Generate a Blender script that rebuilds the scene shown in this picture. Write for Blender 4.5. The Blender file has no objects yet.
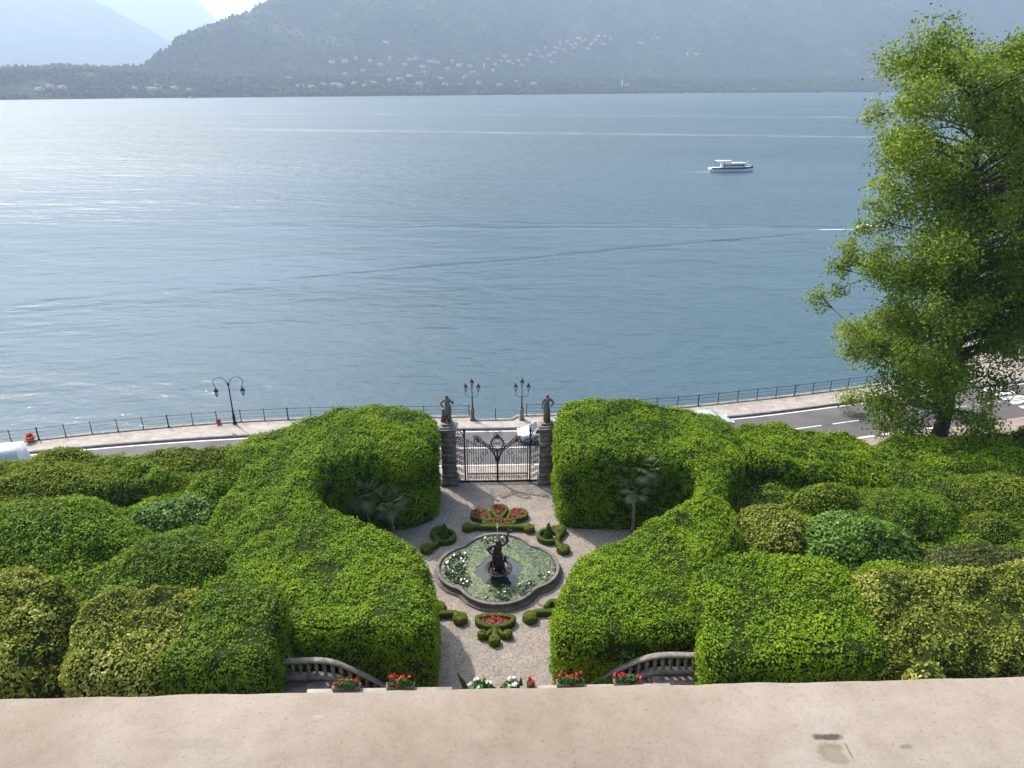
import bpy, math, random
import numpy as np
from mathutils import Vector, Matrix
R = math.radians
SC = bpy.context.scene
COL = SC.collection
# ------------------------------------------------------------------ camera, sky, sun, exposure
PITCH, YAW, FPX = R(22.84), R(1.2), 710.0
CAM = np.array([0.2, 0.0, 26.0])
cd = bpy.data.cameras.new('camera'); cam = bpy.data.objects.new('camera', cd); COL.objects.link(cam)
cam.location = CAM; cam.rotation_euler = (R(90) - PITCH, 0, -YAW)
cd.sensor_width = 36.0; cd.lens = FPX / 1024 * 36; cd.clip_start = 0.1; cd.clip_end = 40000
SC.camera = cam
SUN_EL, SUN_AZ = R(50), R(-42)          # azimuth from +Y (away over the lake), negative to the left
W = bpy.data.worlds.new('World'); SC.world = W; W.use_nodes = True
nt = W.node_tree; bg = nt.nodes['Background']
sky = nt.nodes.new('ShaderNodeTexSky'); sky.sky_type = 'NISHITA'; sky.sun_disc = False
sky.sun_elevation = SUN_EL; sky.sun_rotation = SUN_AZ; sky.altitude = 200
sky.air_density = 1.0; sky.dust_density = 4.5; sky.ozone_density = 1.0
nt.links.new(sky.outputs[0], bg.inputs[0]); bg.inputs[1].default_value = 0.15
sd = bpy.data.lights.new('sun', 'SUN'); sd.energy = 3.5; sd.angle = R(0.5); sd.color = (1.0, 0.95, 0.87)
sun = bpy.data.objects.new('sun', sd); COL.objects.link(sun)
SUNDIR = Vector((math.sin(SUN_AZ) * math.cos(SUN_EL), math.cos(SUN_AZ) * math.cos(SUN_EL), math.sin(SUN_EL)))
sun.rotation_euler = SUNDIR.to_track_quat('Z', 'Y').to_euler(); sun.location = (-60, 60, 120)
vs = SC.view_settings; vs.view_transform = 'Standard'; vs.look = 'None'; vs.gamma = 1.0; vs.use_curve_mapping = False
vs.exposure = 1.48
SC.render.engine = 'CYCLES'
cy = SC.cycles; cy.use_denoising = True; cy.max_bounces = 6; cy.diffuse_bounces = 3; cy.glossy_bounces = 3
cy.transmission_bounces = 4; cy.volume_bounces = 0; cy.transparent_max_bounces = 6
cy.sample_clamp_indirect = 4.0; cy.sample_clamp_direct = 12.0; cy.caustics_reflective = False; cy.caustics_refractive = False

# ------------------------------------------------------------------ measuring the place from the photograph
_f = np.array([math.sin(YAW) * math.cos(PITCH), math.cos(YAW) * math.cos(PITCH), -math.sin(PITCH)])
_r = np.array([math.cos(YAW), -math.sin(YAW), 0.0]); _u = np.cross(_r, _f)
def ray(x, y): return _f * FPX + _r * (x - 512) + _u * (384 - y)
def spot(x, y, z=0.0):
    d = ray(x, y); return CAM + d * ((z - CAM[2]) / d[2])
def spoth(x, y, hf):
    z = 4.0
    for _ in range(14):
        p = spot(x, y, z); z = 0.5 * z + 0.5 * float(hf(p[0], p[1]))
    return spot(x, y, z)
def atY(x, y, Y):
    d = ray(x, y); return CAM + d * (Y - CAM[1]) / d[1]

# ------------------------------------------------------------------ noise
def _hash(ix, iy, iz):
    n = (ix.astype(np.int64) * 374761393 + iy.astype(np.int64) * 668265263 + iz.astype(np.int64) * 2147483647 + 12345) & 0xffffffff
    n = ((n ^ (n >> 13)) * 1274126177) & 0xffffffff
    n = ((n ^ (n >> 16)) * 2246822519) & 0xffffffff
    return ((n ^ (n >> 15)) & 0xffffff) / float(0xffffff)
def vnoise(x, y, z=0.0):
    x = np.asarray(x, float); y = np.asarray(y, float); z = np.zeros_like(x) + z
    ix, iy, iz = np.floor(x), np.floor(y), np.floor(z)
    fx, fy, fz = x - ix, y - iy, z - iz
    fx, fy, fz = [t * t * (3 - 2 * t) for t in (fx, fy, fz)]
    r = 0
    for a in (0, 1):
        for b in (0, 1):
            for c in (0, 1):
                w = (fx if a else 1 - fx) * (fy if b else 1 - fy) * (fz if c else 1 - fz)
                r = r + w * _hash(ix + a, iy + b, iz + c)
    return r * 2 - 1
def fbm(x, y, z=0.0, o=4):
    r, a = 0, 1.0
    for i in range(o):
        r = r + a * vnoise(np.asarray(x) * 2 ** i + 17.3 * i, np.asarray(y) * 2 ** i - 9.1 * i, np.asarray(z) * 2 ** i); a *= 0.5
    return r
def ss(a, b, x):
    t = np.clip((np.asarray(x, float) - a) / (b - a), 0, 1); return t * t * (3 - 2 * t)

# ------------------------------------------------------------------ mesh builder
class Geo:
    def __init__(s): s.v = []; s.f = {}; s.t = []; s.n = 0
    def add(s, V, F, mat=0, tone=0.5):
        V = np.asarray(V, float).reshape(-1, 3); b = s.n
        s.v.append(V); s.n += len(V)
        s.t.append(np.zeros(len(V)) + tone)
        if isinstance(F, np.ndarray): s.f.setdefault(F.shape[1], []).append((F + b, mat))
        else:
            by = {}
            for f in F: by.setdefault(len(f), []).append(f)
            for k, L in by.items(): s.f.setdefault(k, []).append((np.array(L, int) + b, mat))
        return s
    def arrays(s): return np.concatenate(s.v), s.f
    def box(s, c, size, rz=0.0, mat=0, taper=1.0, rx=0.0, ry=0.0, bev=0.0):
        sx, sy, sz = [q / 2 for q in size]
        if bev <= 0:
            V = [(-sx, -sy, -sz), (sx, -sy, -sz), (sx, sy, -sz), (-sx, sy, -sz)] + [(x * taper, y * taper, sz) for x, y in ((-sx, -sy), (sx, -sy), (sx, sy), (-sx, sy))]
            F = [(3, 2, 1, 0), (4, 5, 6, 7), (0, 1, 5, 4), (1, 2, 6, 5), (2, 3, 7, 6), (3, 0, 4, 7)]
        else:
            b = min(bev, sx * .9, sy * .9, sz * .9); V = []; F = []
            for (ix, iy, z) in ((b, b, -sz), (0, 0, -sz + b), (0, 0, sz - b), (b, b, sz)):
                V += [(-sx + ix, -sy + iy, z), (sx - ix, -sy + iy, z), (sx - ix, sy - iy, z), (-sx + ix, sy - iy, z)]
            F = [(3, 2, 1, 0), (12, 13, 14, 15)]
            for k in range(3):
                for j in range(4): F.append((4 * k + j, 4 * k + (j + 1) % 4, 4 * k + 4 + (j + 1) % 4, 4 * k + 4 + j))
        M = Matrix.Rotation(rz, 3, 'Z') @ Matrix.Rotation(ry, 3, 'Y') @ Matrix.Rotation(rx, 3, 'X')
        V = np.array(V) @ np.array(M).T + np.array(c)
        return s.add(V, F, mat)
    def tube(s, pts, rad, seg=6, mat=0, cap=True, flat=1.0):
        P = np.asarray(pts, float); n = len(P); rad = np.zeros(n) + rad
        T = np.gradient(P, axis=0); T /= np.linalg.norm(T, axis=1)[:, None] + 1e-9
        ref = np.array([0, 0, 1.0]) if abs(T[0][2]) < .9 else np.array([1.0, 0, 0])
        A = np.cross(T[0], ref); A /= np.linalg.norm(A); V = []
        for i in range(n):
            A = A - T[i] * (A @ T[i]); A /= np.linalg.norm(A) + 1e-9; B = np.cross(T[i], A)
            for k in range(seg):
                a = 2 * math.pi * k / seg; V.append(P[i] + rad[i] * (A * math.cos(a) + B * math.sin(a) * flat))
        F = [(i * seg + k, i * seg + (k + 1) % seg, (i + 1) * seg + (k + 1) % seg, (i + 1) * seg + k) for i in range(n - 1) for k in range(seg)]
        if cap: F += [tuple(range(seg - 1, -1, -1)), tuple((n - 1) * seg + k for k in range(seg))]
        return s.add(V, F, mat)
    def lathe(s, prof, c=(0, 0, 0), seg=12, mat=0):
        V = []; n = len(prof)
        for r_, z in prof:
            for k in range(seg):
                a = 2 * math.pi * k / seg; V.append((c[0] + r_ * math.cos(a), c[1] + r_ * math.sin(a), c[2] + z))
        F = [(i * seg + k, i * seg + (k + 1) % seg, (i + 1) * seg + (k + 1) % seg, (i + 1) * seg + k) for i in range(n - 1) for k in range(seg)]
        F += [tuple(range(seg - 1, -1, -1)), tuple((n - 1) * seg + k for k in range(seg))]
        return s.add(V, F, mat)
    def ball(s, c, r_, seg=10, mat=0, rough=0.0, seed=0):
        rr = np.zeros(3) + r_; V = []; m = seg // 2 + 1
        for i in range(m + 1):
            t = math.pi * i / m
            for k in range(seg):
                a = 2 * math.pi * k / seg; V.append((math.sin(t) * math.cos(a), math.sin(t) * math.sin(a), -math.cos(t)))
        V = np.array(V)
        if rough: V = V * (1 + rough * fbm(V[:, 0] * 2 + seed, V[:, 1] * 2, V[:, 2] * 2 + seed, 2))[:, None]
        F = [(i * seg + k, i * seg + (k + 1) % seg, (i + 1) * seg + (k + 1) % seg, (i + 1) * seg + k) for i in range(m) for k in range(seg)]
        return s.add(V * rr + np.array(c), F, mat)
    def build(s, name, mats, parent=None, smooth=False, loc=None):
        V = np.concatenate(s.v); me = bpy.data.meshes.new(name)
        if loc is not None: V = V - np.array(loc)
        lv, starts, mi, pos = [], [], [], 0
        for k, L in s.f.items():
            for F, m in L:
                lv.append(F.reshape(-1)); starts.append(pos + np.arange(len(F)) * k); pos += F.size; mi.append(np.full(len(F), m))
        lv = np.concatenate(lv); starts = np.concatenate(starts); mi = np.concatenate(mi)
        me.vertices.add(len(V)); me.vertices.foreach_set('co', V.astype(np.float32).reshape(-1))
        me.loops.add(len(lv)); me.loops.foreach_set('vertex_index', lv.astype(np.int32))
        me.polygons.add(len(starts)); me.polygons.foreach_set('loop_start', starts.astype(np.int32))
        me.polygons.foreach_set('material_index', mi.astype(np.int32))
        if smooth: me.polygons.foreach_set('use_smooth', np.ones(len(starts), bool))
        a = me.attributes.new('tone', 'FLOAT', 'POINT'); a.data.foreach_set('value', np.concatenate(s.t).astype(np.float32))
        me.update(calc_edges=True); me.validate()
        for m in (mats if isinstance(mats, (list, tuple)) else [mats]): me.materials.append(m)
        o = bpy.data.objects.new(name, me); COL.objects.link(o)
        if loc is not None: o.location = loc
        if parent is not None: o.parent = parent
        return o

def tag(o, label=None, cat=None, group=None, kind=None):
    if label: o['label'] = label
    if cat: o['category'] = cat
    if group: o['group'] = group
    if kind: o['kind'] = kind
    return o
def thing(name, label, cat, loc=(0, 0, 0), rz=0.0, group=None):
    o = bpy.data.objects.new(name, None); COL.objects.link(o); o.location = loc; o.rotation_euler = (0, 0, rz); o.empty_display_size = .3
    return tag(o, label, cat, group)
def dup(root, loc, rz=None, label=None, group=None, scale=None):
    r_ = root.copy(); COL.objects.link(r_); r_.location = loc
    if rz is not None: r_.rotation_euler = (0, 0, rz)
    if scale is not None: r_.scale = scale
    tag(r_, label, None, group)
    for ch in list(root.children):
        c = ch.copy(); COL.objects.link(c); c.parent = r_
        for g in list(ch.children):
            d = g.copy(); COL.objects.link(d); d.parent = c
    return r_
def tris(V, fd):
    out = []
    for k, L in fd.items():
        for F, m in L:
            for j in range(1, k - 1): out.append(F[:, [0, j, j + 1]])
    return np.concatenate(out)
def scatter(geo, dens, rng, keep=None):
    V, fd = geo.arrays(); T = tris(V, fd)
    a, b, c = V[T[:, 0]], V[T[:, 1]], V[T[:, 2]]
    n = np.cross(b - a, c - a); ar = np.linalg.norm(n, axis=1) / 2
    N = rng.poisson(ar.sum() * dens); idx = rng.choice(len(T), N, p=ar / ar.sum())
    u, v = rng.random(N), rng.random(N); fl = u + v > 1; u[fl], v[fl] = 1 - u[fl], 1 - v[fl]
    P = a[idx] + (b - a)[idx] * u[:, None] + (c - a)[idx] * v[:, None]
    Nn = n[idx] / (2 * ar[idx][:, None] + 1e-12)
    if keep is not None:
        k = keep(P, Nn); P, Nn = P[k], Nn[k]
    return P, Nn
def leaves(geo, P, N, L, Wd, rng, spread=.7, mat=0, tone=None, up=0.0):
    n = len(P)
    if n == 0: return
    Nn = N + rng.normal(size=(n, 3)) * spread; Nn[:, 2] += up; Nn /= np.linalg.norm(Nn, axis=1)[:, None] + 1e-9
    A = rng.normal(size=(n, 3)); A -= Nn * (A * Nn).sum(1)[:, None]; A /= np.linalg.norm(A, axis=1)[:, None] + 1e-9
    B = np.cross(Nn, A); s = (0.7 + .6 * rng.random(n))[:, None]
    a = A * L * s / 2; b = B * Wd * s / 2
    V = np.stack([P - a, P + b - a * .1, P + a, P - b - a * .1], 1).reshape(-1, 3)
    F = np.arange(4 * n).reshape(n, 4)
    if tone is None: tone = rng.random(n)
    geo.add(V, F, mat, np.repeat(np.clip(tone, 0, 1), 4))

def smooth_closed(P, step=.3, closed=True):
    P = np.asarray(P, float); n = len(P); out = []
    if not closed: P = np.concatenate([[2 * P[0] - P[1]], P, [2 * P[-1] - P[-2]]])
    rngi = range(n) if closed else range(n - 1)
    for i in rngi:
        if closed: p0, p1, p2, p3 = P[i - 1], P[i], P[(i + 1) % n], P[(i + 2) % n]
        else: p0, p1, p2, p3 = P[i], P[i + 1], P[i + 2], P[i + 3]
        d = np.linalg.norm(p2 - p1); k = max(2, int(d / step))
        t0 = 0; t1 = t0 + max(np.linalg.norm(p1 - p0), 1e-3) ** .5; t2 = t1 + max(d, 1e-3) ** .5; t3 = t2 + max(np.linalg.norm(p3 - p2), 1e-3) ** .5
        for j in range(k):
            t = t1 + (t2 - t1) * j / k
            A1 = (t1 - t) / (t1 - t0) * p0 + (t - t0) / (t1 - t0) * p1
            A2 = (t2 - t) / (t2 - t1) * p1 + (t - t1) / (t2 - t1) * p2
            A3 = (t3 - t) / (t3 - t2) * p2 + (t - t2) / (t3 - t2) * p3
            B1 = (t2 - t) / (t2 - t0) * A1 + (t - t0) / (t2 - t0) * A2
            B2 = (t3 - t) / (t3 - t1) * A2 + (t - t1) / (t3 - t1) * A3
            out.append((t2 - t) / (t2 - t1) * B1 + (t - t1) / (t2 - t1) * B2)
    if not closed: out.append(P[-2])
    return np.array(out)

# ------------------------------------------------------------------ materials
def newmat(name):
    m = bpy.data.materials.new(name); m.use_nodes = True; t = m.node_tree; p = t.nodes['Principled BSDF']; return m, t, p
def N(t, typ, **kw):
    n = t.nodes.new(typ)
    for k, v in kw.items():
        if k.startswith('i_'): n.inputs[k[2:].replace('_', ' ')].default_value = v
        else: setattr(n, k, v)
    return n
def ramp(t, src, stops):
    r_ = t.nodes.new('ShaderNodeValToRGB'); e = r_.color_ramp.elements
    while len(e) < len(stops): e.new(.5)
    for i, (p, c) in enumerate(stops): e[i].position = p; e[i].color = tuple(c) + (1,)
    t.links.new(src, r_.inputs[0]); return r_.outputs[0]
def stone(name, c1, c2, scale=3.0, rough=.85, bump=.3, spots=None, c3=None):
    m, t, p = newmat(name); g = N(t, 'ShaderNodeNewGeometry')
    n1 = N(t, 'ShaderNodeTexNoise', i_Scale=scale, i_Detail=8.0, i_Roughness=.65); t.links.new(g.outputs['Position'], n1.inputs['Vector'])
    stops = [(.3, c1), (.68, c2)] if c3 is None else [(.3, c1), (.55, c2), (.75, c3)]
    t.links.new(ramp(t, n1.outputs[0], stops), p.inputs['Base Color']); p.inputs['Roughness'].default_value = rough
    n2 = N(t, 'ShaderNodeTexNoise', i_Scale=scale * 9, i_Detail=6.0); t.links.new(g.outputs['Position'], n2.inputs['Vector'])
    b = N(t, 'ShaderNodeBump', i_Strength=bump, i_Distance=.02); t.links.new(n2.outputs[0], b.inputs['Height']); t.links.new(b.outputs[0], p.inputs['Normal'])
    return m
def plain(name, c, rough=.5, metal=0.0, spec=.5, alpha=None):
    m, t, p = newmat(name); g = N(t, 'ShaderNodeNewGeometry')
    n1 = N(t, 'ShaderNodeTexNoise', i_Scale=7.0, i_Detail=4.0); t.links.new(g.outputs['Position'], n1.inputs['Vector'])
    t.links.new(ramp(t, n1.outputs[0], [(.3, [q * .85 for q in c]), (.7, [min(1, q * 1.12) for q in c])]), p.inputs['Base Color'])
    p.inputs['Roughness'].default_value = rough; p.inputs['Metallic'].default_value = metal; p.inputs['Specular IOR Level'].default_value = spec
    return m
def leafmat(name, stops, trans=.25, rough=.6, spec=.12):
    m, t, p = newmat(name); a = N(t, 'ShaderNodeAttribute', attribute_name='tone')
    c = ramp(t, a.outputs['Fac'], stops); t.links.new(c, p.inputs['Base Color']); p.inputs['Roughness'].default_value = rough; p.inputs['Specular IOR Level'].default_value = spec
    tr = N(t, 'ShaderNodeBsdfTranslucent'); hs = N(t, 'ShaderNodeHueSaturation', i_Hue=.485, i_Saturation=1.1, i_Value=1.3); t.links.new(c, hs.inputs['Color']); t.links.new(hs.outputs[0], tr.inputs['Color'])
    mx = N(t, 'ShaderNodeMixShader'); mx.inputs[0].default_value = trans
    t.links.new(p.outputs[0], mx.inputs[1]); t.links.new(tr.outputs[0], mx.inputs[2]); t.links.new(mx.outputs[0], t.nodes['Material Output'].inputs[0])
    return m
LAUREL = leafmat('laurel_leaf', [(0.0, (.028, .055, .003)), (.4, (.112, .195, .006)), (.75, (.170, .262, .008)), (1.0, (.24, .31, .016))])
HOLLY = leafmat('clipped_leaf', [(0.0, (.03, .058, .005)), (.5, (.105, .18, .009)), (1.0, (.17, .24, .016))])
YELLOW = leafmat('yellow_leaf', [(0.0, (.04, .06, .006)), (.4, (.165, .20, .022)), (.75, (.30, .315, .05)), (1.0, (.48, .46, .17))])
GLOSSY = leafmat('glossy_leaf', [(0.0, (.02, .05, .006)), (.5, (.085, .18, .012)), (1.0, (.15, .26, .03))], .28, .55, .3)
OLIVE = leafmat('olive_leaf', [(0.0, (.035, .058, .005)), (.5, (.125, .18, .011)), (1.0, (.21, .255, .02))])
BROWNISH = leafmat('brown_tinged_leaf', [(0.0, (.03, .04, .012)), (.5, (.09, .11, .03)), (1.0, (.16, .16, .06))])
BOX = leafmat('box_leaf', [(0.0, (.03, .05, .006)), (.45, (.13, .165, .012)), (1.0, (.23, .25, .03))])
TREE = leafmat('tree_leaf', [(0.0, (.07, .12, .012)), (.4, (.15, .225, .028)), (.8, (.21, .28, .045)), (1.0, (.27, .32, .08))], .58)
TREE2 = leafmat('shore_tree_leaf', [(0.0, (.02, .05, .010)), (.5, (.05, .11, .018)), (1.0, (.10, .16, .03))], .35)
PALM = leafmat('palm_leaf', [(0.0, (.05, .075, .02)), (.5, (.15, .175, .06)), (1.0, (.28, .29, .14))], .2, .45, .5)
GERAN = leafmat('geranium_leaf', [(0.0, (.02, .05, .01)), (.5, (.05, .12, .02)), (1.0, (.09, .17, .03))])
RED = leafmat('red_petal', [(0.0, (.35, .015, .02)), (.6, (.6, .03, .03)), (1.0, (.75, .10, .07))], .2, .6, .2)
CRIMSON = leafmat('crimson_bedding', [(0.0, (.04, .06, .02)), (.3, (.20, .02, .02)), (.7, (.40, .03, .03)), (1.0, (.48, .09, .06))], .15, .6, .2)
WHITE = leafmat('white_petal', [(0.0, (.6, .6, .52)), (1.0, (.85, .85, .8))], .25, .6, .2)
LILY = leafmat('lily_pad', [(0.0, (.035, .055, .02)), (.4, (.065, .095, .035)), (.8, (.12, .145, .072)), (1.0, (.13, .155, .03))], .1, .45, .5)
LOTUS = leafmat('dark_lily_leaf', [(0.0, (.015, .03, .01)), (.7, (.05, .09, .025)), (.9, (.10, .15, .04)), (.93, (.75, .7, .6)), (1.0, (.85, .8, .72))], .15, .35, .6)
PALE = stone('pale_stone', (.16, .135, .10), (.28, .245, .195), 2.5)
GREYST = stone('grey_stone', (.07, .062, .052), (.19, .168, .138), 3.0, .9, .5, c3=(.26, .235, .19))
STATST = stone('statue_stone', (.05, .045, .036), (.14, .122, .098), 5.0, .95, .6, c3=(.22, .195, .16))
DARKST = stone('weathered_stone', (.06, .052, .045), (.17, .145, .12), 2.2, .95, .8, c3=(.24, .21, .17))
BARK = stone('bark', (.03, .024, .018), (.10, .08, .06), 4.0, .95, .9)
PBARK = stone('palm_bark', (.09, .07, .05), (.26, .21, .16), 8.0, .95, .9)
IRON = plain('wrought_iron', (.02, .02, .022), .45, .3)
BRONZE = plain('dark_bronze', (.035, .03, .026), .42, .6)
TERRA = plain('terracotta', (.42, .12, .06), .8)
ORANGE = plain('orange_wood', (.45, .22, .05), .7)
GLASS = plain('lamp_glass', (.55, .58, .6), .15)
WPAINT = plain('white_paint', (.62, .62, .61), .35)
BLUEP = plain('navy_paint', (.03, .035, .12), .3)
DGLASS = plain('dark_glass', (.015, .018, .022), .08)
RUBBER = plain('rubber', (.02, .02, .02), .8)
SILVER = plain('silver_paint', (.5, .54, .58), .28, .3)
CHROME = plain('wheel_metal', (.45, .45, .46), .3, .8)
LRED = plain('red_lens', (.35, .02, .02), .2)
SOIL = stone('garden_soil', (.03, .025, .015), (.07, .06, .035), 2.0)
TROUGH = plain('planter_brown', (.16, .115, .075), .85)
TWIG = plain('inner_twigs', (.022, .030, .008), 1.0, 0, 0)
# ------------------------------------------------------------------ lake
SHORE = np.array([(-7000, 1500), (-2600, 1480), (-1500, 1530), (-1037, 1620), (-834, 1820), (-511, 2020), (13, 2400), (800, 2980), (1716, 3300), (3200, 3300), (7000, 3200)], float)
def shoreY(X): return np.interp(X, SHORE[:, 0], SHORE[:, 1])
def lakemat():
    m, t, p = newmat('lake_water'); g = N(t, 'ShaderNodeNewGeometry'); pos = g.outputs['Position']; L = t.links.new
    p.inputs['IOR'].default_value = 1.333
    def math_(op, a, b=None, c=None):
        n = t.nodes.new('ShaderNodeMath'); n.operation = op
        for i, q in enumerate((a, b, c)):
            if q is None: continue
            if isinstance(q, (int, float)): n.inputs[i].default_value = q
            else: L(q, n.inputs[i])
        return n.outputs[0]
    def mapping(rot, sc):
        n = t.nodes.new('ShaderNodeMapping'); n.inputs['Rotation'].default_value = (0, 0, rot); n.inputs['Scale'].default_value = sc; L(pos, n.inputs['Vector']); return n.outputs[0]
    def noise(vec, s, d=3.0, ro=.55):
        n = N(t, 'ShaderNodeTexNoise', i_Scale=s, i_Detail=d, i_Roughness=ro); L(vec, n.inputs['Vector']); return n.outputs[0]
    w1 = noise(mapping(R(12), (.45, 1, 1)), .16, 3.0); w2 = noise(mapping(R(-18), (.55, 1, 1)), .55, 4.0, .6); w3 = noise(mapping(R(30), (.7, 1, 1)), 2.2, 3.0)
    h = math_('ADD', math_('MULTIPLY', w1, 1.1), math_('ADD', math_('MULTIPLY', w2, .36), math_('MULTIPLY', w3, .09)))
    # gust patches: stretches of calmer and rougher water
    gust = noise(mapping(R(8), (.25, 1, 1)), .02, 4.0)
    amp = N(t, 'ShaderNodeMapRange'); amp.inputs[1].default_value = .35; amp.inputs[2].default_value = .65; amp.inputs[3].default_value = .6; amp.inputs[4].default_value = 1.15; L(gust, amp.inputs[0])
    sep = t.nodes.new('ShaderNodeSeparateXYZ'); L(pos, sep.inputs[0]); X, Y = sep.outputs[0], sep.outputs[1]
    ro = N(t, 'ShaderNodeMapRange'); ro.interpolation_type = 'SMOOTHSTEP'; ro.inputs[1].default_value = 50; ro.inputs[2].default_value = 420; ro.inputs[3].default_value = .20; ro.inputs[4].default_value = .50; L(Y, ro.inputs[0]); rv = math_('ADD', ro.outputs[0], math_('MULTIPLY', math_('SUBTRACT', gust, .5), .20))
    wob = noise(pos, .05, 3.0); wob2 = noise(pos, .35, 2.0); brk = noise(pos, .022, 5.0, .65)
    def lineD(A, B, wiggle):                    # signed distance from the line A-B, and the run along it
        A, B = np.array(A), np.array(B); d = B - A; Ln = np.hypot(*d); d = d / Ln; n_ = np.array([-d[1], d[0]])
        dist = math_('ADD', math_('MULTIPLY', math_('SUBTRACT', X, float(A[0])), float(n_[0])), math_('MULTIPLY', math_('SUBTRACT', Y, float(A[1])), float(n_[1])))
        run = math_('DIVIDE', math_('ADD', math_('MULTIPLY', math_('SUBTRACT', X, float(A[0])), float(d[0])), math_('MULTIPLY', math_('SUBTRACT', Y, float(A[1])), float(d[1]))), float(Ln))
        return math_('ADD', dist, math_('MULTIPLY', math_('SUBTRACT', wob, .5), wiggle)), run
    def gauss(d, w): return math_('POWER', 2.718, math_('MULTIPLY', math_('MULTIPLY', d, d), -1.0 / (w * w)))
    def within(run):
        a = N(t, 'ShaderNodeMapRange'); a.inputs[1].default_value = -.02; a.inputs[2].default_value = .08; L(run, a.inputs[0])
        b = N(t, 'ShaderNodeMapRange'); b.inputs[1].default_value = 1.03; b.inputs[2].default_value = .9; L(run, b.inputs[0]); return math_('MULTIPLY', a.outputs[0], b.outputs[0])
    ridge = None; foam = None
    for A, B, w, hh in (((-78, 96), (80, 154.6), 1.5, .34), ((-60, 160), (80, 155), 1.8, .30), ((-46, 103), (60, 145), 1.0, .16), ((-20, 166), (80, 156.2), 1.2, .3)):
        d, run = lineD(A, B, 5.0); k = math_('MULTIPLY', math_('MULTIPLY', gauss(d, w), within(run)), hh)
        k = math_('MULTIPLY', math_('MULTIPLY', k, math_('ADD', .3, math_('MULTIPLY', wob2, 1.4))), math_('MULTIPLY_ADD', run, .52, .20))
        ridge = k if ridge is None else math_('ADD', ridge, k)
    for A, B, w, hh in (((-210, 545), (330, 425), 8.5, .15), ((-320, 860), (520, 700), 9.5, .16), ((-1300, 1250), (900, 1750), 18, .10)):
        d, run = lineD(A, B, 26.0); k = math_('MULTIPLY', math_('MULTIPLY', gauss(d, w), within(run)), math_('MULTIPLY', math_('MULTIPLY', math_('MAXIMUM', math_('SUBTRACT', brk, .32), 0.0), 3.2), hh))
        foam = k if foam is None else math_('ADD', foam, k)
    d, run = lineD((70, 154.0), (84, 154.4), .6); fo = math_('MULTIPLY', math_('MULTIPLY', gauss(d, .35), within(run)), .8); foam = math_('ADD', foam, fo); d, run = lineD((66.5, 264.4), (78.5, 264.7), .6); foam = math_('ADD', foam, math_('MULTIPLY', math_('MULTIPLY', gauss(d, .6), math_('MULTIPLY', within(run), run)), .6))
    # the calm wedge inside the speedboat's wake
    d1, r1 = lineD((-78, 96), (80, 154.6), 6.0); d2, r2 = lineD((-60, 160), (80, 155), 6.0)
    calm = math_('MULTIPLY', math_('GREATER_THAN', d1, 0.0), math_('LESS_THAN', d2, 0.0)); cut = math_('SUBTRACT', 1.0, math_('MULTIPLY', calm, .45))
    h = math_('MULTIPLY', math_('MULTIPLY', h, amp.outputs[0]), cut)
    cal = N(t, 'ShaderNodeMapRange'); cal.interpolation_type = 'SMOOTHSTEP'; cal.inputs[1].default_value = 55; cal.inputs[2].default_value = 330; cal.inputs[3].default_value = .62; cal.inputs[4].default_value = 1.5; L(Y, cal.inputs[0]); h = math_('MULTIPLY', h, cal.outputs[0])
    h = math_('ADD', h, ridge); L(math_('MAXIMUM', math_('SUBTRACT', rv, math_('MULTIPLY', ridge, 1.2)), .08), p.inputs['Roughness'])
    b = N(t, 'ShaderNodeBump', i_Strength=1.0, i_Distance=1.0); L(h, b.inputs['Height']); L(b.outputs[0], p.inputs['Normal'])
    mx = N(t, 'ShaderNodeMix', data_type='RGBA'); L(foam, mx.inputs['Factor']); mx.inputs[6].default_value = (.032, .064, .074, 1); mx.inputs[7].default_value = (.7, .73, .74, 1)
    mx.clamp_factor = True; L(mx.outputs[2], p.inputs['Base Color'])
    return m
LAKE_Z = -3.0
g = Geo(); g.add([(-9000, 10, LAKE_Z), (9000, 10, LAKE_Z), (9000, 7500, LAKE_Z), (-9000, 7500, LAKE_Z)], [(0, 1, 2, 3)])
tag(g.build('lake', lakemat()), kind='structure')

# ------------------------------------------------------------------ far shore: hills, woods, mountains
def hillZ(X, Y):
    X = np.asarray(X, float); Y = np.asarray(Y, float); d = Y - shoreY(X)
    n = fbm(X / 420., Y / 420., 1.7, 4); n2 = fbm(X / 90., Y / 90., 4.1, 3)
    low = 62 * ss(0, 330, d) + 14 * n * ss(0, 300, d) + 4 * n2 * ss(0, 120, d)
    low = low * (0.35 + .65 * ss(-700, -1150, X)) + (.055 * np.clip(d, 0, 900)) * ss(-1150, -700, X)
    rg = 1 - np.abs(fbm(X / 300., Y / 420., 9.7, 3)) * 1.6
    cap = 150 + 1.15 * (X + 1000) + 14 * n + 6 * n2
    up = .60 * np.clip(d - 620, 0, None) + .10 * np.clip(d - 1150, 0, None) + (70 * n + 75 * rg) * ss(500, 1300, d)
    mass = np.minimum(up, 1500); cap = np.where(cap < 0, cap, cap)
    k = 20.0; m2 = -k * np.log(np.exp(-np.clip(mass, -400, 1200) / k) + np.exp(-np.clip(cap, -400, 1200) / k))
    z = np.maximum(low, m2) + 5 * n2 * ss(0, 60, d)
    z = z * (1 - .75 * ss(2300, 3400, d) * ss(-800, -1400, X))
    return np.where(d < 0, -8 + d * .05, z - 3.5 + 1.0 * ss(0, 8, d) + 2)
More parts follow.
